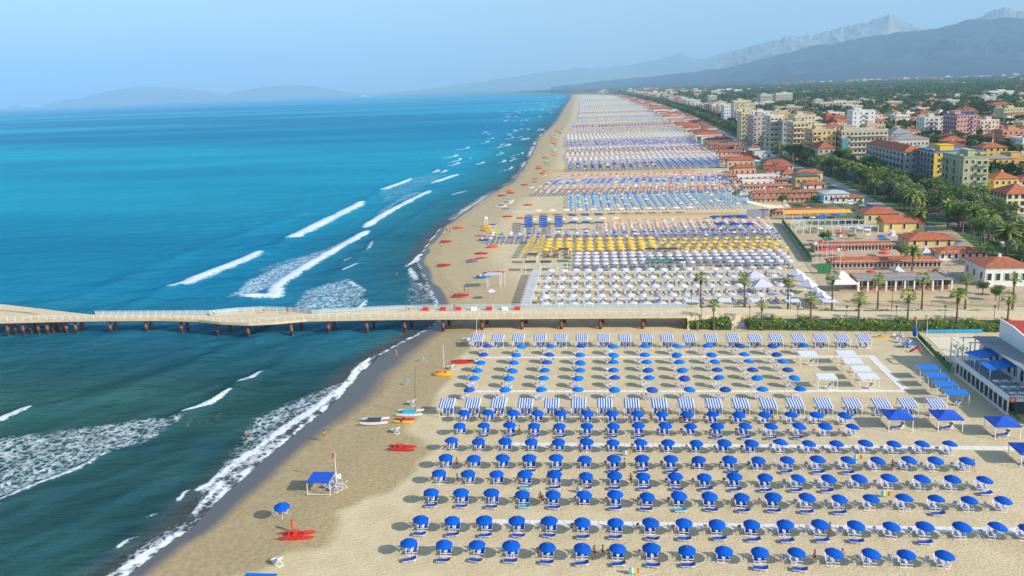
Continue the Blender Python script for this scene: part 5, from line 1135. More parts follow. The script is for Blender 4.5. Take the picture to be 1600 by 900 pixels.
# beach clubs: long tiled roofs perpendicular to the beach
def club(label, xa, xb, yr, ye, yb, wall='dcd3bc', depth=None, rm=None, cols=10, gable='hip', name='bathing_club', wins='each', sc_=1, group=None, ww=.8, wh=1.9):
    X0, Y = G(xa, yb); X1 = XA(xb, Y); h = max(2.2, ZT(X0, Y, ye)); d = depth or 5.; 
    zr = ZT(X0+(X1-X0)/2, Y+d/2, yr); rh = min(max(1.0, zr-h), 3.2)
    return bld(name, label, X0, X1, Y, d, h, wall=wall, roof='hip', rm=rm, rh=rh, floors=1, cols=cols, sc_=sc_, wins=wins, gable=gable, ww=ww, wh=wh, fr=white, cat='beach club', group=group)
club('white villa with big orange hip roof behind the palms at the right', 1538, 1606, 401, 417, 448, 'dcdad2', 12, cols=5, name='villa', sc_=3, ww=1.1)
club('orange roofed white building left of the big villa roof', 1467, 1542, 385, 399, 407, 'd9d6cc', 8, cols=7)
club('yellow building with broad orange hip roof in the club row', 1420, 1491, 362, 375, 388, 'd8bc80', 10, cols=4)
club('yellow building with orange roof and two skylights', 1381, 1444, 336, 348, 363, 'dcc07c', 8, cols=3, gable='gable')
club('pale yellow building with orange roof, leftmost of the three square ones', 1350, 1405, 323, 334, 350, 'd6c290', 10, cols=3, sc_=3)
club('long orange roofed cabin row with many doors, second above the brick building', 1273, 1398, 377, 387, 395, 'b9a794', 5, cols=24)
club('long orange roofed cabin row directly above the brick building', 1299, 1470, 400, 411, 422, '9c7a64', 5.5, cols=26)
X0, Y = G(1338, 453); X1 = XA(1482, Y)
bb = bld('bathing_club', 'long flat roofed brick building with white porch columns behind the palms', X0, X1, Y, 6, ZT(X0, Y, 436), wall='b06a48', floors=1, cols=16, sc_=1, wins='each', pent=False, par=.25, rm=roof_g, cat='beach club', ww=1.2, wh=1.9)
colm = MB().box(-.18, -1.9, 0, .18, -1.6, 3).mesh('column', white)
for k in range(11): ob('column', colm, parent=bb, loc=((X1-X0)*k/10, 0, 0))
ob('porch_roof', MB().box(-.4, -2.1, 3, X1-X0+.4, -.2, 3.2), roof_g, bb)
club('orange roofed row below the striped tensile canopy', 1206, 1322, 325, 334, 339, 'a78a70', 5, cols=18)
for a in [(1174, 1280, 305, 313, 318, 'long orange roof, nearest of the four parallel ones'), (1173, 1300, 296, 304, 309, 'long orange roof, second of the four parallel ones'), (1160, 1238, 286.5, 294, 298, 'orange roof, third of the four parallel ones'), (1143, 1230, 278, 285, 289, 'orange roof, farthest of the four parallel ones'), (1131, 1217, 271, 277.5, 281, 'orange roof with a white rear wall beyond the four parallel ones')]:
    club(a[5], *a[:5], 'b49a80', 5.2, cols=14)
club('white walled club house with orange hip roof below the grey hipped one', 1256, 1292, 281.5, 288.5, 298, 'd9d6cc', 9, cols=3)
club('tan two storey club house with dark hip roof', 1243, 1279, 268.5, 275, 292, 'cba868', 9, rm=tar, cols=4, sc_=3, ww=1.2)
club('white club house with pale grey hip roof', 1287, 1326, 296, 303, 318, 'd9d9d6', 10, rm=mat('light_metal_roof', 'b4b9be', .6, .1), cols=5, sc_=3)
club('white wing with orange roof right of the pale grey hip roof', 1304, 1350, 304, 309, 318, 'd8d8d4', 7, cols=5)
club('club house with blue painted front and orange roof', 1158, 1190, 235.5, 242, 247, '2456b8', 8, cols=3)
club('low blue fronted hall beside the blue club house', 1141, 1160, 241, 243, 247, '2456b8', 7, rm=roof_g, cols=3)
club('teal awning fronted hall in the club row', 1137, 1188, 251, 253, 259, '2f93ac', 6, rm=mat('pale_roof', 'c8c8c0', .8, .1), cols=2)
club('small orange roofed pavilion with orange awning', 1193, 1210, 253, 258, 265, 'cf7030', 6, cols=2)
club('orange roofed pavilion left of the avenue end', 1212, 1240, 253, 260, 267, 'd6d0c4', 6, cols=4)
club('small pavilion with red brown roof below the orange pavilion', 1222, 1246, 265, 272, 278, 'c9c4ba', 6, cols=3)
rc = random.Random(9); Y = 520.; nc = 0; Y = 387.
while Y < 3900:
    x0 = float(clubX(Y))+.5; xe = float(promX(Y))-5; d = rc.uniform(5, 8); gap = rc.uniform(1.5, 5)*(1 if Y < 1500 else 1.5); X = x0
    while X < xe-8:
        W = min(rc.uniform(12, 30), xe-X); k = rc.randrange(4)
        if not free(X-1, Y-1.5, X+W+1, Y+d+1.5): X += 5; continue
        wl_ = ['d9d2c2', 'd6cdb8', 'dcdcd8', 'c9a080'][k]
        bld('bathing_club', f'{["cream", "sand coloured", "white", "salmon"][k]} bathing club building with terracotta roof, {ORD[nc] if nc < 39 else ORD[(nc-39) % 39]+" of the far ones"} up the beach', X, X+W, Y, d, rc.choice([2.8, 3.2, 3.2, 5.5]), wall=wl_, roof='hip' if rc.random() < .66 else 'flat', rm=rc.choice([roof_t, roof_t, roof_d]) if 1 else None, rh=1.7, floors=1, cols=max(3, int(W/3)), sc_=1, cat='beach club', group='bathing clubs up the beach', ww=.9, wh=1.8, pent=False)
        X += W+rc.uniform(1., 3); nc += 1
        if nc > 230: break
    Y += d+gap
yp = [simple_umb(m__, 'terrace_parasol', 1.5, 2.6, 8, 'parasols in the club yards') for m__ in (white_f, cream_f, redc, blue_f3)]
k = 0; t_ = 0
while k < 60 and t_ < 900:
    t_ += 1; Y = rc.uniform(226, 490); X = rc.uniform(float(clubX(Y))+9, float(promX(Y))-7)
    if not free(X-2.2, Y-2.2, X+2.2, Y+2.2): continue
    TAKEN.append((X-1.5, Y-1.5, X+1.5, Y+1.5)); q = rc.randrange(4)
    if k % 3 != 2: yp[q].put((X, Y, 0), rc.random(), f'{["white", "cream", "red", "azure"][q]} terrace parasol in the club yards, {ORD[k % 39]} of the {"left" if k < 39 else "right"} ones', rc.uniform(.8, 1.2))
    else: leafy('shrub', [(X-1.5, Y, X+1.5, Y, 1.8)], rc.uniform(1.2, 2.4), 16, rc.choice([leaf_m, leaf_o, hedge_m]), f'green planting in the club yards, {ORD[k % 39]} of the {"left" if k < 39 else "right"} ones', 'shrub', 50+k, .3)
    k += 1
# tensile canopy, pergola and long yellow awning
tc = empty('tensile_canopy', 'white tensile canopy with dark draped sides beside the beach bar', 'canopy', (*G(1166, 342), 0)); f = MB(); f.add([(0, 0, 7), (9, -1, 4.5), (15, 1, 4.2), (16, 6, 4.4), (8, 7, 5), (1, 4, 7.2), (5, 3, 5.4)], [(0, 1, 6), (1, 2, 6), (2, 3, 6), (3, 4, 6), (4, 5, 6), (5, 0, 6)]); ob('canopy', f, cream_f, tc)
for a in ((.3, .3), (9, -.8), (15, 1), (15.6, 6), (8, 6.6)): ob('pole', MB().tube((a[0], a[1], 0), (a[0], a[1], 4.6), .08), white, tc)
ob('drape', MB().box(.3, .2, 0, 9, .35, 4.), mat('grey_drape', '8a8e9c', .8, .3, 3), tc)
x0, y0 = G(1224, 343); x1 = XA(1330, y0)
ya_o = empty('long_awning', 'long orange yellow awning over the club terrace', 'awning', (x0, y0, 0)); ob('awning', MB().add([(0, -1.5, 2.6), (x1-x0, -1.5, 2.6), (x1-x0, 2, 3.4), (0, 2, 3.4), (0, -1.5, 2.5), (x1-x0, -1.5, 2.5), (x1-x0, 2, 3.3), (0, 2, 3.3)], [(0, 1, 2, 3), (7, 6, 5, 4), (0, 4, 5, 1)]), mat('amber_canvas', 'e0a840', .8, .08), ya_o)
for k in range(9): ob('post', MB().box(-.06, -1.5, 0, .06, -1.38, 2.5), white, ya_o, ((x1-x0)*k/8, 0, 0))
for i, (a, b_, py) in enumerate([(1237, 1352, 356), (1243, 1372, 366)]):
    x0, y0 = G(a, py); x1 = XA(b_, y0); e = empty('pergola', f'long white pergola on the club terrace, {"farther" if i == 0 else "nearer"} one', 'pergola', (x0, y0, 0), group='white pergolas'); L_ = x1-x0
    m = MB().box(0, -.1, 2.5, L_, .1, 2.7).box(0, 2.9, 2.5, L_, 3.1, 2.7); ob('beam', m, white, e)
    for k in range(12): ob('post', MB().box(-.1, -.1, 0, .1, .1, 2.5), white, e, (L_*k/11, 0, 0))
    for k in range(22): ob('rafter', MB().box(-.05, -.3, 2.7, .05, 3.3, 2.85), white, e, (L_*k/21, 0, 0))
    leafy('shrub', [(x0+1, y0+1.6, x1-1, y0+1.6, 1.4)], 1.4, 5, leaf_o, f'pale green planting under the {"farther" if i == 0 else "nearer"} white pergola', 'shrub', 30+i, .3)
fence(G(1222, 349), G(1268, 410), 2.2, 2.5, green_n, 'green_fence', 'tall green netting fence between the beach and the pergolas', mesh_=green_n)
fence(G(1277, 428), G(1298, 428), 3.2, 2.5, green_n, 'green_fence', 'green netting cage of the small court by the marquee', mesh_=green_n)
struct('club_floor', MB().prism([G(1300, 480), G(1640, 480), G(1480, 352), G(1222, 352)], -.1, .055), mat('club_paving', 'b7a284', .9, .15, .4))
struct('play_sand', MB().prism([G(1300, 474), G(1520, 476), G(1500, 461), G(1320, 459)], -.1, .07), sand2 := mat('play_sand', 'c4ad82', .9, .1))
# restaurant at the right
re = empty('beach_restaurant', 'white two level beach restaurant with shaded blue terrace at the right edge', 'restaurant', (68.15, 133.4, 0)); td = 19.8; tz = 2.7
ob('terrace', MB().box(.3, .3, tz-.3, 5.55, td-.2, tz), wall_c('9aa0a4'), re); ob('fascia', MB().box(-.05, 0, tz-.25, .3, td, tz+.65).box(.3, 0, tz-.25, 5.5, .3, tz+.2), white, re)
for k in range(13): ob('column', MB().box(-.02, -.09, 0, .16, .09, tz-.25), white, re, (0, .1+(td-.2)*k/12, 0))
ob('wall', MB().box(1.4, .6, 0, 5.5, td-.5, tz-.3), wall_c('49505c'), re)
pn = MB().box(-.03, -.55, .35, .03, .55, 2.2).mesh('pane', glass)
for k in range(12): ob('pane', pn, parent=re, loc=(.2, .8+(td-.2)*k/12, 0))
ob('plinth', MB().box(-.06, -.06, 0, .25, td, .32), white, re)
up = MB().box(5.6, -6, 0, 6.2, td+3, 6.2).box(6.2, -6, 0, 30, td+3, 5.9); ob('upper_storey', up, white, re)
for k in range(12): ob('window', winmesh(1.1, 2., white, glass), parent=re, loc=(5.6, -4+k*2.2, tz+.6), rot=-PI/2)
ob('eave', MB().box(4.4, -6.2, 6.2, 8.7, td+3.2, 6.4), roof_g, re)
gw = MB(); gw.add([(8.8, td+2.5, 5.9), (8.8, -2, 5.9), (8.8, -2, 7.2), (8.8, td-2, 10), (8.8, td+2.5, 10), (9.1, td+2.5, 5.9), (9.1, -2, 5.9), (9.1, -2, 7.2), (9.1, td-2, 10), (9.1, td+2.5, 10)], [(0, 1, 2, 3, 4), (9, 8, 7, 6, 5), (1, 6, 7, 2), (2, 7, 8, 3), (3, 8, 9, 4)]); ob('gable_wall', gw, white, re)
ob('roof', MB().add([(9.2, -2, 7.), (30, -2, 7.), (30, td+2, 9.9), (9.2, td+2, 9.9), (9.2, -2, 5.9), (30, -2, 5.9), (9.2, td+2, 5.9), (30, td+2, 5.9)], [(0, 1, 2, 3), (0, 4, 5, 1), (3, 2, 7, 6)]), mat('red_roof', 'a83c2c', .8, .12), re)
pg = MB()
for x in (.6, 2.8, 5):
    for y in (td+.5, td+3.5): pg.box(x-.1, y-.1, 0, x+.1, y+.1, 6)
for y in (td+.5, td+3.5): pg.box(.6, y-.1, 5.9, 5, y+.1, 6.1)
pg.box(.5, td+.4, 5.9, .7, td+3.6, 6.1).box(.5, td+.4, 3.3, .7, td+3.6, 3.45); ob('pergola_frame', pg, white, re)
for i, y in enumerate((td-3.6, td-9.4)):
    a = empty('terrace_awning', f'bright blue sloping awning on the restaurant terrace, {"farther" if i == 0 else "nearer"} one', 'awning', (68.15+.9, 133.4+y, tz), group='blue terrace awnings')
    ob('awning', MB().add([(0, -1.9, 2.1), (4.5, -1.9, 2.9), (4.5, 2.2, 2.9), (0, 2.2, 2.1), (0, -1.9, 2.0), (4.5, -1.9, 2.8), (4.5, 2.2, 2.8), (0, 2.2, 2.0)], [(0, 1, 2, 3), (7, 6, 5, 4), (0, 4, 5, 1), (3, 7, 4, 0)]), cab_p, a)
    for (xx_, yy_, zz_) in ((.1, -1.8, 2.0), (4.4, -1.8, 2.8), (.1, 2.1, 2.0), (4.4, 2.1, 2.8)): ob('post', MB().box(xx_-.04, yy_-.04, 0, xx_+.04, yy_+.04, zz_), white, a)
tbl = empty('round_table', 'x', 'table', group='white tables on the restaurant terrace'); ob('tabletop', MB().lathe([(0, .7), (.5, .7), (.5, .74), (0, .74)], 10), white, tbl); ob('leg', MB().tube((0, 0, 0), (0, 0, .7), .05), white, tbl); tbl = Proto(tbl)
for k in range(9):
    x, y = 68.15+1.2+(k % 3)*1.5, 133.4+1.4+(k//3)*2.8; tbl.put((x, y, tz), 0, f'white round terrace table, {ORD[k % 3]} from the left in the {ORD[k//3]} row'); ch_w.put((x+.8, y, tz), 1.5, f'white chair at the terrace table, {ORD[k % 3]} from the left in the {ORD[k//3]} row')
x, y = G(1577, 628, 2.9); bal = empty('balustrade', 'white balustrade balcony at the right edge beside an orange lifebuoy', 'balustrade', (68.2, 133, tz)); ob('rail', MB().box(0, -.3, .85, 9, -.15, .98).box(0, -.3, 0, 9, -.15, .1), white, bal)
for k in range(26): ob('baluster', MB().box(-.06, -.27, .1, .06, -.18, .85), white, bal, (.1+k*.35, 0, 0))
lb_ = MB()
for k in range(14):
    t0, t1 = 2*PI*k/14, 2*PI*(k+1)/14; lb_.tube((.42*math.cos(t0), 0, .42*math.sin(t0)), (.42*math.cos(t1), 0, .42*math.sin(t1)), .13, n=6)
tag(ob('lifebuoy', lb_, orange_p, loc=(68.4, 132.4, tz+.45)), 'orange lifebuoy hanging on the balustrade corner', 'lifebuoy')
# ---- NEXT

# ------------------------------------------------------------------ trees
def leaves(m, c, r, n, rg, leaf, flat=1., mi=0):
    for _ in range(n):
        v = Vector(rg.normal(size=3)).normalized()*(r*rg.random()**.4); v.z *= flat
        p = c+v; d1 = Vector(rg.normal(size=3)).normalized()*leaf*rg.uniform(.6, 1.3); d2 = d1.cross(Vector(rg.normal(size=3))).normalized()*leaf*.9
        m.add([p-d1, p+d2, p+d1-d2*.4], [(0, 1, 2)], mi)
def tree(name, m_, h, cr_, kind, seed, grp, cat='tree'):
    rg = np.random.default_rng(seed); e = empty(name, 'x', cat, group=grp); t = MB(); c = MB(); th = h*(.62 if kind == 'pine' else .38)
    t.path([(0, 0, -.2), (.1, .05, th*.5), (0, .1, th)], [.32, .24, .18], 7)
    n = {'pine': 15, 'olive': 11, 'broad': 14}[kind]
    for k in range(n):
        a = 2*PI*k/n*2.4+rg.random(); rr_ = cr_*(.75*rg.random()**.5)
        if kind == 'pine': cc = Vector((math.cos(a)*rr_, math.sin(a)*rr_, h*(.82+.1*rg.random()-.06*(rr_/cr_)**2))); rad = cr_*.38; fl = .5
        else: cc = Vector((math.cos(a)*rr_, math.sin(a)*rr_, h*(.5+.42*rg.random()*(1-.5*rr_/cr_)))); rad = cr_*.42; fl = .85
        t.tube((0, 0, th*.8), cc*.85+Vector((0, 0, cc.z*.1)), .1, .03, 4)
        leaves(c, cc, rad, 150, rg, .3 if kind != 'pine' else .32, fl)
    ob('trunk', t, bark, e); ob('crown', c, m_, e); return Proto(e)
TP = {'pine': [tree('umbrella_pine', leaf_d, 11, 4.6, 'pine', s, 'umbrella pines of the town') for s in (1, 2)], 'olive': [tree('holm_oak', leaf_o, 7.5, 3.4, 'olive', s, 'grey green trees of the avenue') for s in (3, 4)], 'broad': [tree('broadleaf_tree', leaf_m, 9, 3.8, 'broad', s, 'green trees of the town') for s in (5, 6)]}
NMT = {'pine': 'dark umbrella pine with flat crown', 'olive': 'grey green round headed tree', 'broad': 'mid green leafy tree'}
rt_ = random.Random(15); cnt = {}
def plant(kind, x, y, where, s=1.):
    k = (kind, where); cnt[k] = cnt.get(k, 0)+1; n = cnt[k]
    lab = f'{NMT.get(kind, "date palm with arching fronds")} {where}' + (f', {ORD[n-1]} from the camera' if n <= 39 else ', among the farthest')
    (pd if kind == 'date' else rt_.choice(TP[kind])).put((x, y, 0), rt_.random()*6, lab, s*rt_.uniform(.85, 1.15))
Y = 242.
while Y < 1350:                              # avenue trees between promenade and road
    for off, pr in ((13.2, ['olive', 'olive', 'date']), (24.6, ['broad', 'olive']), (7, ['date', 'olive', 'olive', 'broad']), (10.5, ['date', 'olive', 'broad']), (26.5, ['olive', 'broad', 'olive'])):
        if rt_.random() < (.55 if Y < 350 else .66): plant(rt_.choice(pr), float(promX(Y))+off+rt_.uniform(-1, 1), Y+rt_.uniform(-3, 3), 'along the avenue', 1.3 if Y < 590 else 1.2)
    Y += 9.5*(1 if Y < 590 else 1.45)
for a, b_, k, s in [(1437, 360, 'date', 1.15), (1342, 352, 'broad', .5), (1290, 385, 'broad', .75), (1408, 405, 'olive', .8), (1425, 424, 'date', .9), (1343, 330, 'date', .7), (1275, 322, 'broad', .6), (1222, 322, 'broad', .7), (1150, 312, 'olive', .6), (1143, 238, 'broad', .6), (1090, 215, 'broad', .7), (1535, 460, 'broad', .4), (1556, 470, 'broad', .4), (1500, 468, 'broad', .35), (1480, 452, 'olive', .4), (1386, 452, 'olive', .35), (1456, 448, 'olive', .35), (1560, 462, 'olive', .5), (1519, 345, 'olive', 1.45), (1537, 380, 'olive', 1.45), (1497, 360, 'olive', 1.45), (1572, 400, 'olive', 1.45), (1590, 405, 'date', .8), (1550, 408, 'date', .9)]:
    plant(k, *G(a, b_), 'between the club buildings', s)
for a, b_, s in [(1480, 234, 1.15), (1500, 232, 1.2), (1520, 236, 1.2), (1470, 238, 1.), (1415, 212, 1.2), (1435, 214, 1.3), (1424, 210, 1.1), (1544, 204, 1.2), (1556, 207, 1.2), (1576, 204, 1.3), (1592, 204, 1.2), (1290, 170, 1.3), (1310, 172, 1.3), (1275, 186, 1), (1375, 212, 1), (1388, 208, 1), (1560, 248, .8), (1590, 240, .8)]:
    plant('pine', *G(a, b_), 'standing over the roofs inland', s)
n = 0; tries = 0
while n < 150 and tries < 5000:
    tries += 1; Y = 400+1050*rt_.random(); X = float(promX(Y))+rt_.uniform(34, 60+Y*.52)
    if P(X, Y, 0)[0] > 1640 or not free(X-1.5, Y-1.5, X+1.5, Y+1.5): continue
    plant(rt_.choice(['pine', 'pine', 'broad', 'olive']), X, Y, 'among the houses inland', 1.); n += 1
# wood beyond the town: one dense mass
rg = np.random.default_rng(3); V = []; Fc = []
def far_tree(X, Y, r, h, nl):
    c = rg.normal(size=(nl, 3)); c /= np.linalg.norm(c, axis=1)[:, None]; c *= (rg.random(nl)**.35)[:, None]
    c = c*np.array([r, r, r*.5])+np.array([X, Y, h-r*.35]); c[:, 2] = np.maximum(c[:, 2], .3)
    d1 = rg.normal(size=(nl, 3))*r*.3; d2 = rg.normal(size=(nl, 3))*r*.3
    return np.stack([c-d1, c+d2, c+d1-d2*.5], 1).reshape(-1, 3)
chunks = []
takes = np.array(TAKEN)
def is_free(X, Y): return not ((takes[:, 0] < X) & (takes[:, 2] > X) & (takes[:, 1] < Y) & (takes[:, 3] > Y)).any()
for Y0, Y1, n, nl, s in ((400, 1050, 900, 60, .9), (1050, 2100, 4400, 34, 1.2), (2100, 4200, 11000, 18, 1.8), (4200, 9000, 15000, 9, 3.4)):
    for _ in range(n):
        Y = rg.uniform(Y0, Y1); lo = float(promX(Y))+33 if Y < 4600 else float(shoreX(Y))+240; hi = lo+25+Y*(.64 if Y < 4200 else .78)
        X = rg.uniform(lo, hi)
        if Y < 2250 and not is_free(X, Y): continue
        if Y < 1170 and rg.random() < .35: continue
        r = rg.uniform(2.6, 5)*s; chunks.append(far_tree(X, Y, r, min(r*1.6+rg.uniform(2, 5), 17), nl))
for _ in range(1300):                        # green belt of the avenue far away
    Y = rg.uniform(1300, 4400); X = float(promX(Y))+rg.choice([7, 11, 27])+rg.normal()*1.5; chunks.append(far_tree(X, Y, rg.uniform(3, 5.5), 8, 26))
v = np.concatenate(chunks).astype(np.float32); me = bpy.data.meshes.new('wood'); nf = len(v)//3
me.vertices.add(len(v)); me.vertices.foreach_set('co', v.ravel()); me.loops.add(nf*3); me.loops.foreach_set('vertex_index', np.arange(nf*3, dtype=np.int32)); me.polygons.add(nf); me.polygons.foreach_set('loop_start', np.arange(0, nf*3, 3, dtype=np.int32)); me.update(calc_edges=True)
wm_ = mat('far_wood_leaves', '42602a', .8, .4, .02, trans=.15); me.materials.append(wm_)
o = bpy.data.objects.new('wood', me); C.objects.link(o); tag(o, 'dense dark green pine wood stretching from the town to the hills', kind='stuff')
# scattered far white houses on the plain
V = MB()
for _ in range(260):
    Y = rg.uniform(2200, 9500); X = rg.uniform(float(shoreX(min(Y, 4600)))+330, 300+Y*.65); s = rg.uniform(8, 20)*(1+Y/6000); V.box(X, Y, 0, X+s, Y+s*.7, rg.uniform(12, 21), int(rg.integers(0, 3)))
for _ in range(160):
    Y = rg.uniform(2800, 6000); X = float(np.interp(Y, [2800, 4690, 6000], [215, 170, 0]))+rg.uniform(0, 330); s = rg.uniform(14, 30); V.box(X, Y, 0, X+s, Y+s, rg.uniform(10, 26), int(rg.integers(0, 3)))
for _ in range(190):
    Y = rg.uniform(5600, 6500); X = rg.uniform(Y*.22, Y*.75); s = rg.uniform(5, 16); V.box(X, Y, 0, X+s*1.6, Y+s, rg.uniform(16, 32), int(rg.integers(0, 3)))
tag(ob('distant_town', V, [wall_c('dcd8cc'), wall_c('d0b89a'), wall_c('b8674a')]), 'tiny pale houses of the distant towns along the coast', kind='stuff')
# ------------------------------------------------------------------ cars and lamps on the avenue
def car(c_, nm):
    e = empty('parked_car', 'x', 'car', group='cars on the avenue'); b_ = MB()
    pr = [(-2.1, .35), (-2.15, .75), (-1.7, .95), (2.0, .9), (2.15, .6), (2.1, .3)]
    for (y, z) in [0]*0 or []: pass
    b_.add([(-.85, y, z) for y, z in pr]+[(.85, y, z) for y, z in pr], [tuple(range(6)), tuple(range(11, 5, -1))]+[(k, 6+k, 6+(k+1) % 6, (k+1) % 6) for k in range(6)])
    b_.add([(-.7, -1.15, .95), (.7, -1.15, .95), (.7, 1.75, .93), (-.7, 1.75, .93), (-.6, -.4, 1.42), (.6, -.4, 1.42), (.6, 1.2, 1.42), (-.6, 1.2, 1.42)], [(4, 5, 6, 7)])
    ob('body', b_, c_, e)
    g_ = MB().add([(-.72, -1.2, .93), (.72, -1.2, .93), (.72, 1.8, .91), (-.72, 1.8, .91), (-.6, -.4, 1.41), (.6, -.4, 1.41), (.6, 1.2, 1.41), (-.6, 1.2, 1.41)], [(0, 1, 5, 4), (1, 2, 6, 5), (2, 3, 7, 6), (3, 0, 4, 7)]); ob('windows', g_, glass, e)
    wh_ = MB().tube((-.1, 0, 0), (.1, 0, 0), .32, n=10).mesh('wheel', dark_m)
    for x in (-.8, .8):
        for y in (-1.35, 1.35): ob('wheel', wh_, parent=e, loc=(x, y, .32))
    return Proto(e)
carp = [(car(mat('white_car_paint', 'd8d8d8', .3, .02), 'w'), 'white'), (car(mat('silver_car_paint', '8e9296', .3, .02, metal=.4), 's'), 'silver'), (car(mat('dark_car_paint', '23272e', .3, .02), 'd'), 'dark'), (car(mat('blue_car_paint', '274a80', .3, .02), 'b'), 'blue'), (car(mat('red_car_paint', '8c241c', .3, .02), 'r'), 'red')]
k = 0; Y = 252.
while Y < 730 and k < 70:
    for off in (14.6, 17.2, 20.8, 23.6):
        if rt_.random() < (.8 if off in (14.6, 23.6) else .22):
            pr, cn = rt_.choice(carp); dy = rt_.uniform(-1, 1); s_ = (float(promX(Y+5))-float(promX(Y-5)))/10
            pr.put((float(promX(Y+dy))+off, Y+dy, .06), -math.atan(s_)+(PI if off > 19 else 0), f'{cn} car {"parked" if off in (14.6, 23.6) else "driving"} on the avenue, {ORD[k % 39]}{" of the nearer" if k < 39 else " of the farther"} cars'); k += 1
    Y += 7.5
for i in range(22):
    Y = 265+i*40; lpa.put((float(promX(Y))+13, Y, 0), 0, f'tall grey avenue lamp, {ORD[i]} from the camera')
x, y = G(1410, 335); 
# ------------------------------------------------------------------ people
def skin_mesh(nm, J, E_):
    me = bpy.data.meshes.new(nm); names = list(J); me.from_pydata([J[n][0] for n in names], [(names.index(a), names.index(b_)) for a, b_ in E_], [])
    o = bpy.data.objects.new(nm, me); C.objects.link(o); mo = o.modifiers.new('s', 'SKIN')
    for i, n in enumerate(names):
        r = J[n][1]; me.skin_vertices[0].data[i].radius = (r, r) if not isinstance(r, tuple) else r
    me.skin_vertices[0].data[0].use_root = True
    su = o.modifiers.new('u', 'SUBSURF'); su.levels = 1
    dg = bpy.context.evaluated_depsgraph_get(); out = bpy.data.meshes.new_from_object(o.evaluated_get(dg)); bpy.data.objects.remove(o); out.name = nm
    out.materials.clear(); out.materials.append(skin); return out
def body(pose):
    sw = {'stand': 0, 'walk': .22, 'arms': .05}[pose]
    J = {'pelvis': ((0, 0, .95), (.15, .11)), 'waist': ((0, 0, 1.1), (.13, .1)), 'chest': ((0, 0, 1.33), (.17, .11)), 'neck': ((0, 0, 1.5), .055), 'head': ((0, -.02, 1.62), (.085, .1)), 'top': ((0, -.01, 1.72), .07)}
    E_ = [('pelvis', 'waist'), ('waist', 'chest'), ('chest', 'neck'), ('neck', 'head'), ('head', 'top')]
    for s_, n in ((-1, 'l'), (1, 'r')):
        d = sw*s_
        J[n+'hip'] = ((.1*s_, 0, .88), .095); J[n+'knee'] = ((.11*s_, -d*.6-.02, .5), .06); J[n+'ank'] = ((.11*s_, -d*.9+.03, .1), .038); J[n+'toe'] = ((.12*s_, -d*.9-.14, .04), .035)
        E_ += [('pelvis', n+'hip'), (n+'hip', n+'knee'), (n+'knee', n+'ank'), (n+'ank', n+'toe')]
        J[n+'sh'] = ((.19*s_, 0, 1.42), .06)
        if pose == 'arms': J[n+'el'] = ((.34*s_, .02, 1.22), .042); J[n+'wr'] = ((.17*s_, -.1, 1.02), .032); J[n+'ha'] = ((.13*s_, -.13, .98), .03)
        else: J[n+'el'] = ((.26*s_, d*.5+.03, 1.16), .042); J[n+'wr'] = ((.27*s_, d*.8-.06, .92), .03); J[n+'ha'] = ((.27*s_, d*.85-.09, .83), .032)
        E_ += [('chest', n+'sh'), (n+'sh', n+'el'), (n+'el', n+'wr'), (n+'wr', n+'ha')]
    return skin_mesh('body', J, E_)
bodies = {p: body(p) for p in ('stand', 'walk', 'arms')}
def person(pose, top, bottom, grp='people on the beach'):
    e = empty('person', 'x', 'person', group=grp); ob('body', bodies[pose], None, e)
    ob('hair', MB().lathe([(.05, 1.58), (.11, 1.62), (.115, 1.7), (.07, 1.77), (0, 1.79)], 8, (0, .01, 0)), hair, e)
    ob('shorts', MB().lathe([(.19, .78), (.185, .9), (.165, 1.05)], 10, sx=1, sy=.8), bottom, e)
    if top: ob('shirt', MB().lathe([(.165, 1.04), (.18, 1.2), (.205, 1.38), (.16, 1.47), (.07, 1.5)], 10, sx=1, sy=.72), top, e)
    return Proto(e)
cl_r = mat('red_cloth', 'd84a26', .8, .05); cl_k = mat('dark_cloth', '22252c', .8, .05); cl_w = mat('white_cloth', 'd4d4d2', .8, .05); cl_b = mat('blue_cloth', '2a4a8c', .8, .05)
PP = [person('arms', cl_r, cl_r), person('walk', None, cl_k), person('stand', None, cl_b), person('walk', cl_w, cl_k), person('stand', cl_k, cl_k), person('walk', None, cl_r)]
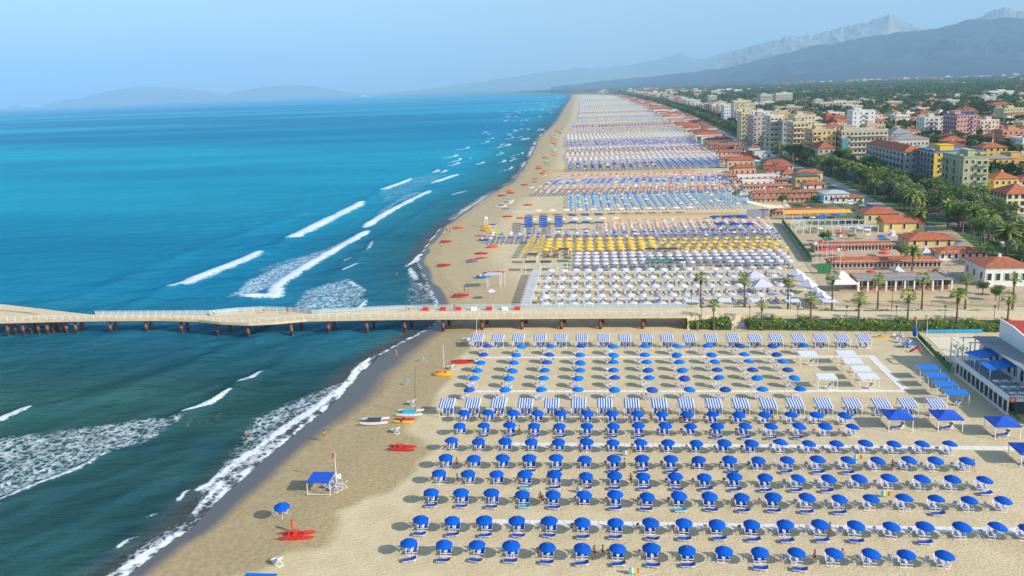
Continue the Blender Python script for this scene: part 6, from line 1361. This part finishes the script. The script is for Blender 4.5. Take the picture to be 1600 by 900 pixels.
for k, a, b_, z, rt, lb in [(0, 458, 831, 0, .3, 'lifeguard in an orange red shirt standing behind the red rowboat'), (1, 508, 687, 0, 1.2, 'tanned bather in dark trunks walking on the damp sand'), (5, 619, 556, 0, 1.5, 'bather walking at the wet edge near the pier'), (2, 385, 681, -1.2, 1, 'bather standing in the foam in front of the near beach'),
        (2, 108, 461, -1.9, 0, 'swimmer far left beyond the pier, right one of two'), (2, 73, 472, -1.9, 0, 'swimmer far left beyond the pier, left one of two'), (2, 620, 430, -1.3, 0, 'bather in shallow water north of the pier'), (4, 958, 567, 0, 0, 'dark clad person standing between the umbrellas'), (1, 1067, 660, 0, 2, 'tanned person under the umbrella of the crowded set, left'), (5, 1074, 660, 0, 3, 'tanned person under the umbrella of the crowded set, middle'), (2, 1079, 659, 0, 1, 'tanned person under the umbrella of the crowded set, right'),
        (1, 703, 333+32, 0, 0, 'bather on the wet sand of the bulge, near one'), (3, 693, 368, 0, 0, 'person in white at the bulge of the beach'), (4, 698, 363, 0, 0, 'dark clad person at the bulge of the beach'), (1, 667, 380, 0, 0, 'bather at the tip of the bulge, left'), (5, 672, 380, 0, 1, 'bather at the tip of the bulge, right'), (3, 690, 387, 0, 0, 'stroller on the sand behind the red rowboat'), (1, 726, 335, 0, 0, 'bather beside the white foam up the beach'), (2, 636, 334, -1.2, 0, 'swimmer in front of the far breakers'), (1, 764, 307, 0, 0, 'bather at the narrowing of the beach'), (5, 842, 472, 0, 0, 'tanned person beside the white awning file'), (1, 726, 458, 0, 0, 'person behind the red rowboat north of the pier, left'), (5, 732, 457, 0, 1, 'person behind the red rowboat north of the pier, right')]:
    if z < 0: x, y = G(a, b_, SEA)
    else: x, y = G(a, b_, 0)
    PP[k].put((x, y, z), rt, lb)
for a, k, lb in [(333, 3, 'walker in white on the pier, left of the widening'), (413, 3, 'walker on the widened part of the pier'), (450, 4, 'dark clad walker right of the pier widening'), (639, 3, 'walker in white on the pier near the first red barrier'), (710, 4, 'dark clad person between two red barriers on the pier')]:
    X = XA(a, yb_(XA(a, 190, pz))-1.6, pz); PP[k].put((X, yb_(X)-1.6, pz), 1.4, lb)
for i in range(16):
    rx, ry = rt_.choice([(ROWS[q][2], ROWS[q]) for q in range(8)]); j = rt_.randrange(len(rx)); y = ry[0]+(ry[1]-ry[0])*j/len(rx); gx, gy = G(rx[j], y, 2.15)
    PP[rt_.choice([1, 2, 5])].put((gx+rt_.choice([-1.7, 1.6]), gy+rt_.uniform(.3, 1.4), 0), rt_.random()*6, f'bather in swimwear near the {ORD[j]} umbrella from left, {RN[ROWS.index(ry)]} row')
# tiny ship far out
sh = empty('ship', 'tiny white ship on the far horizon near the distant coast', 'ship', (*G(570, 151.5, SEA), SEA)); m = MB(); hull(140, 22, 12, m); ob('hull', m, white_p, sh); ob('superstructure', MB().box(-50, -8, 12, 40, 8, 30), white_p, sh)

# drop prototypes that were never placed (unused)
for o in [o for o in C.objects if o.get('label') == 'x']:
    for c in KIDS.get(o, []): bpy.data.objects.remove(c)
    bpy.data.objects.remove(o)

# ------------------------------------------------------------------ haze (air between the camera and the far hills)
hm = bpy.data.materials.new('haze'); hm.use_nodes = True; N = hm.node_tree.nodes; N.remove(N['Principled BSDF'])
pv = N.new('ShaderNodeVolumePrincipled'); pv.inputs['Color'].default_value = (.48, .75, .98, 1); pv.inputs['Density'].default_value = HAZE; pv.inputs['Anisotropy'].default_value = 0.
hm.node_tree.links.new(pv.outputs[0], N['Material Output'].inputs['Volume'])
hz = MB().box(-39500, -600, -6, 39600, 39500, HAZE_TOP)
tag(ob('haze', hz, hm), kind='stuff', label='thin blue summer haze over the whole coast')
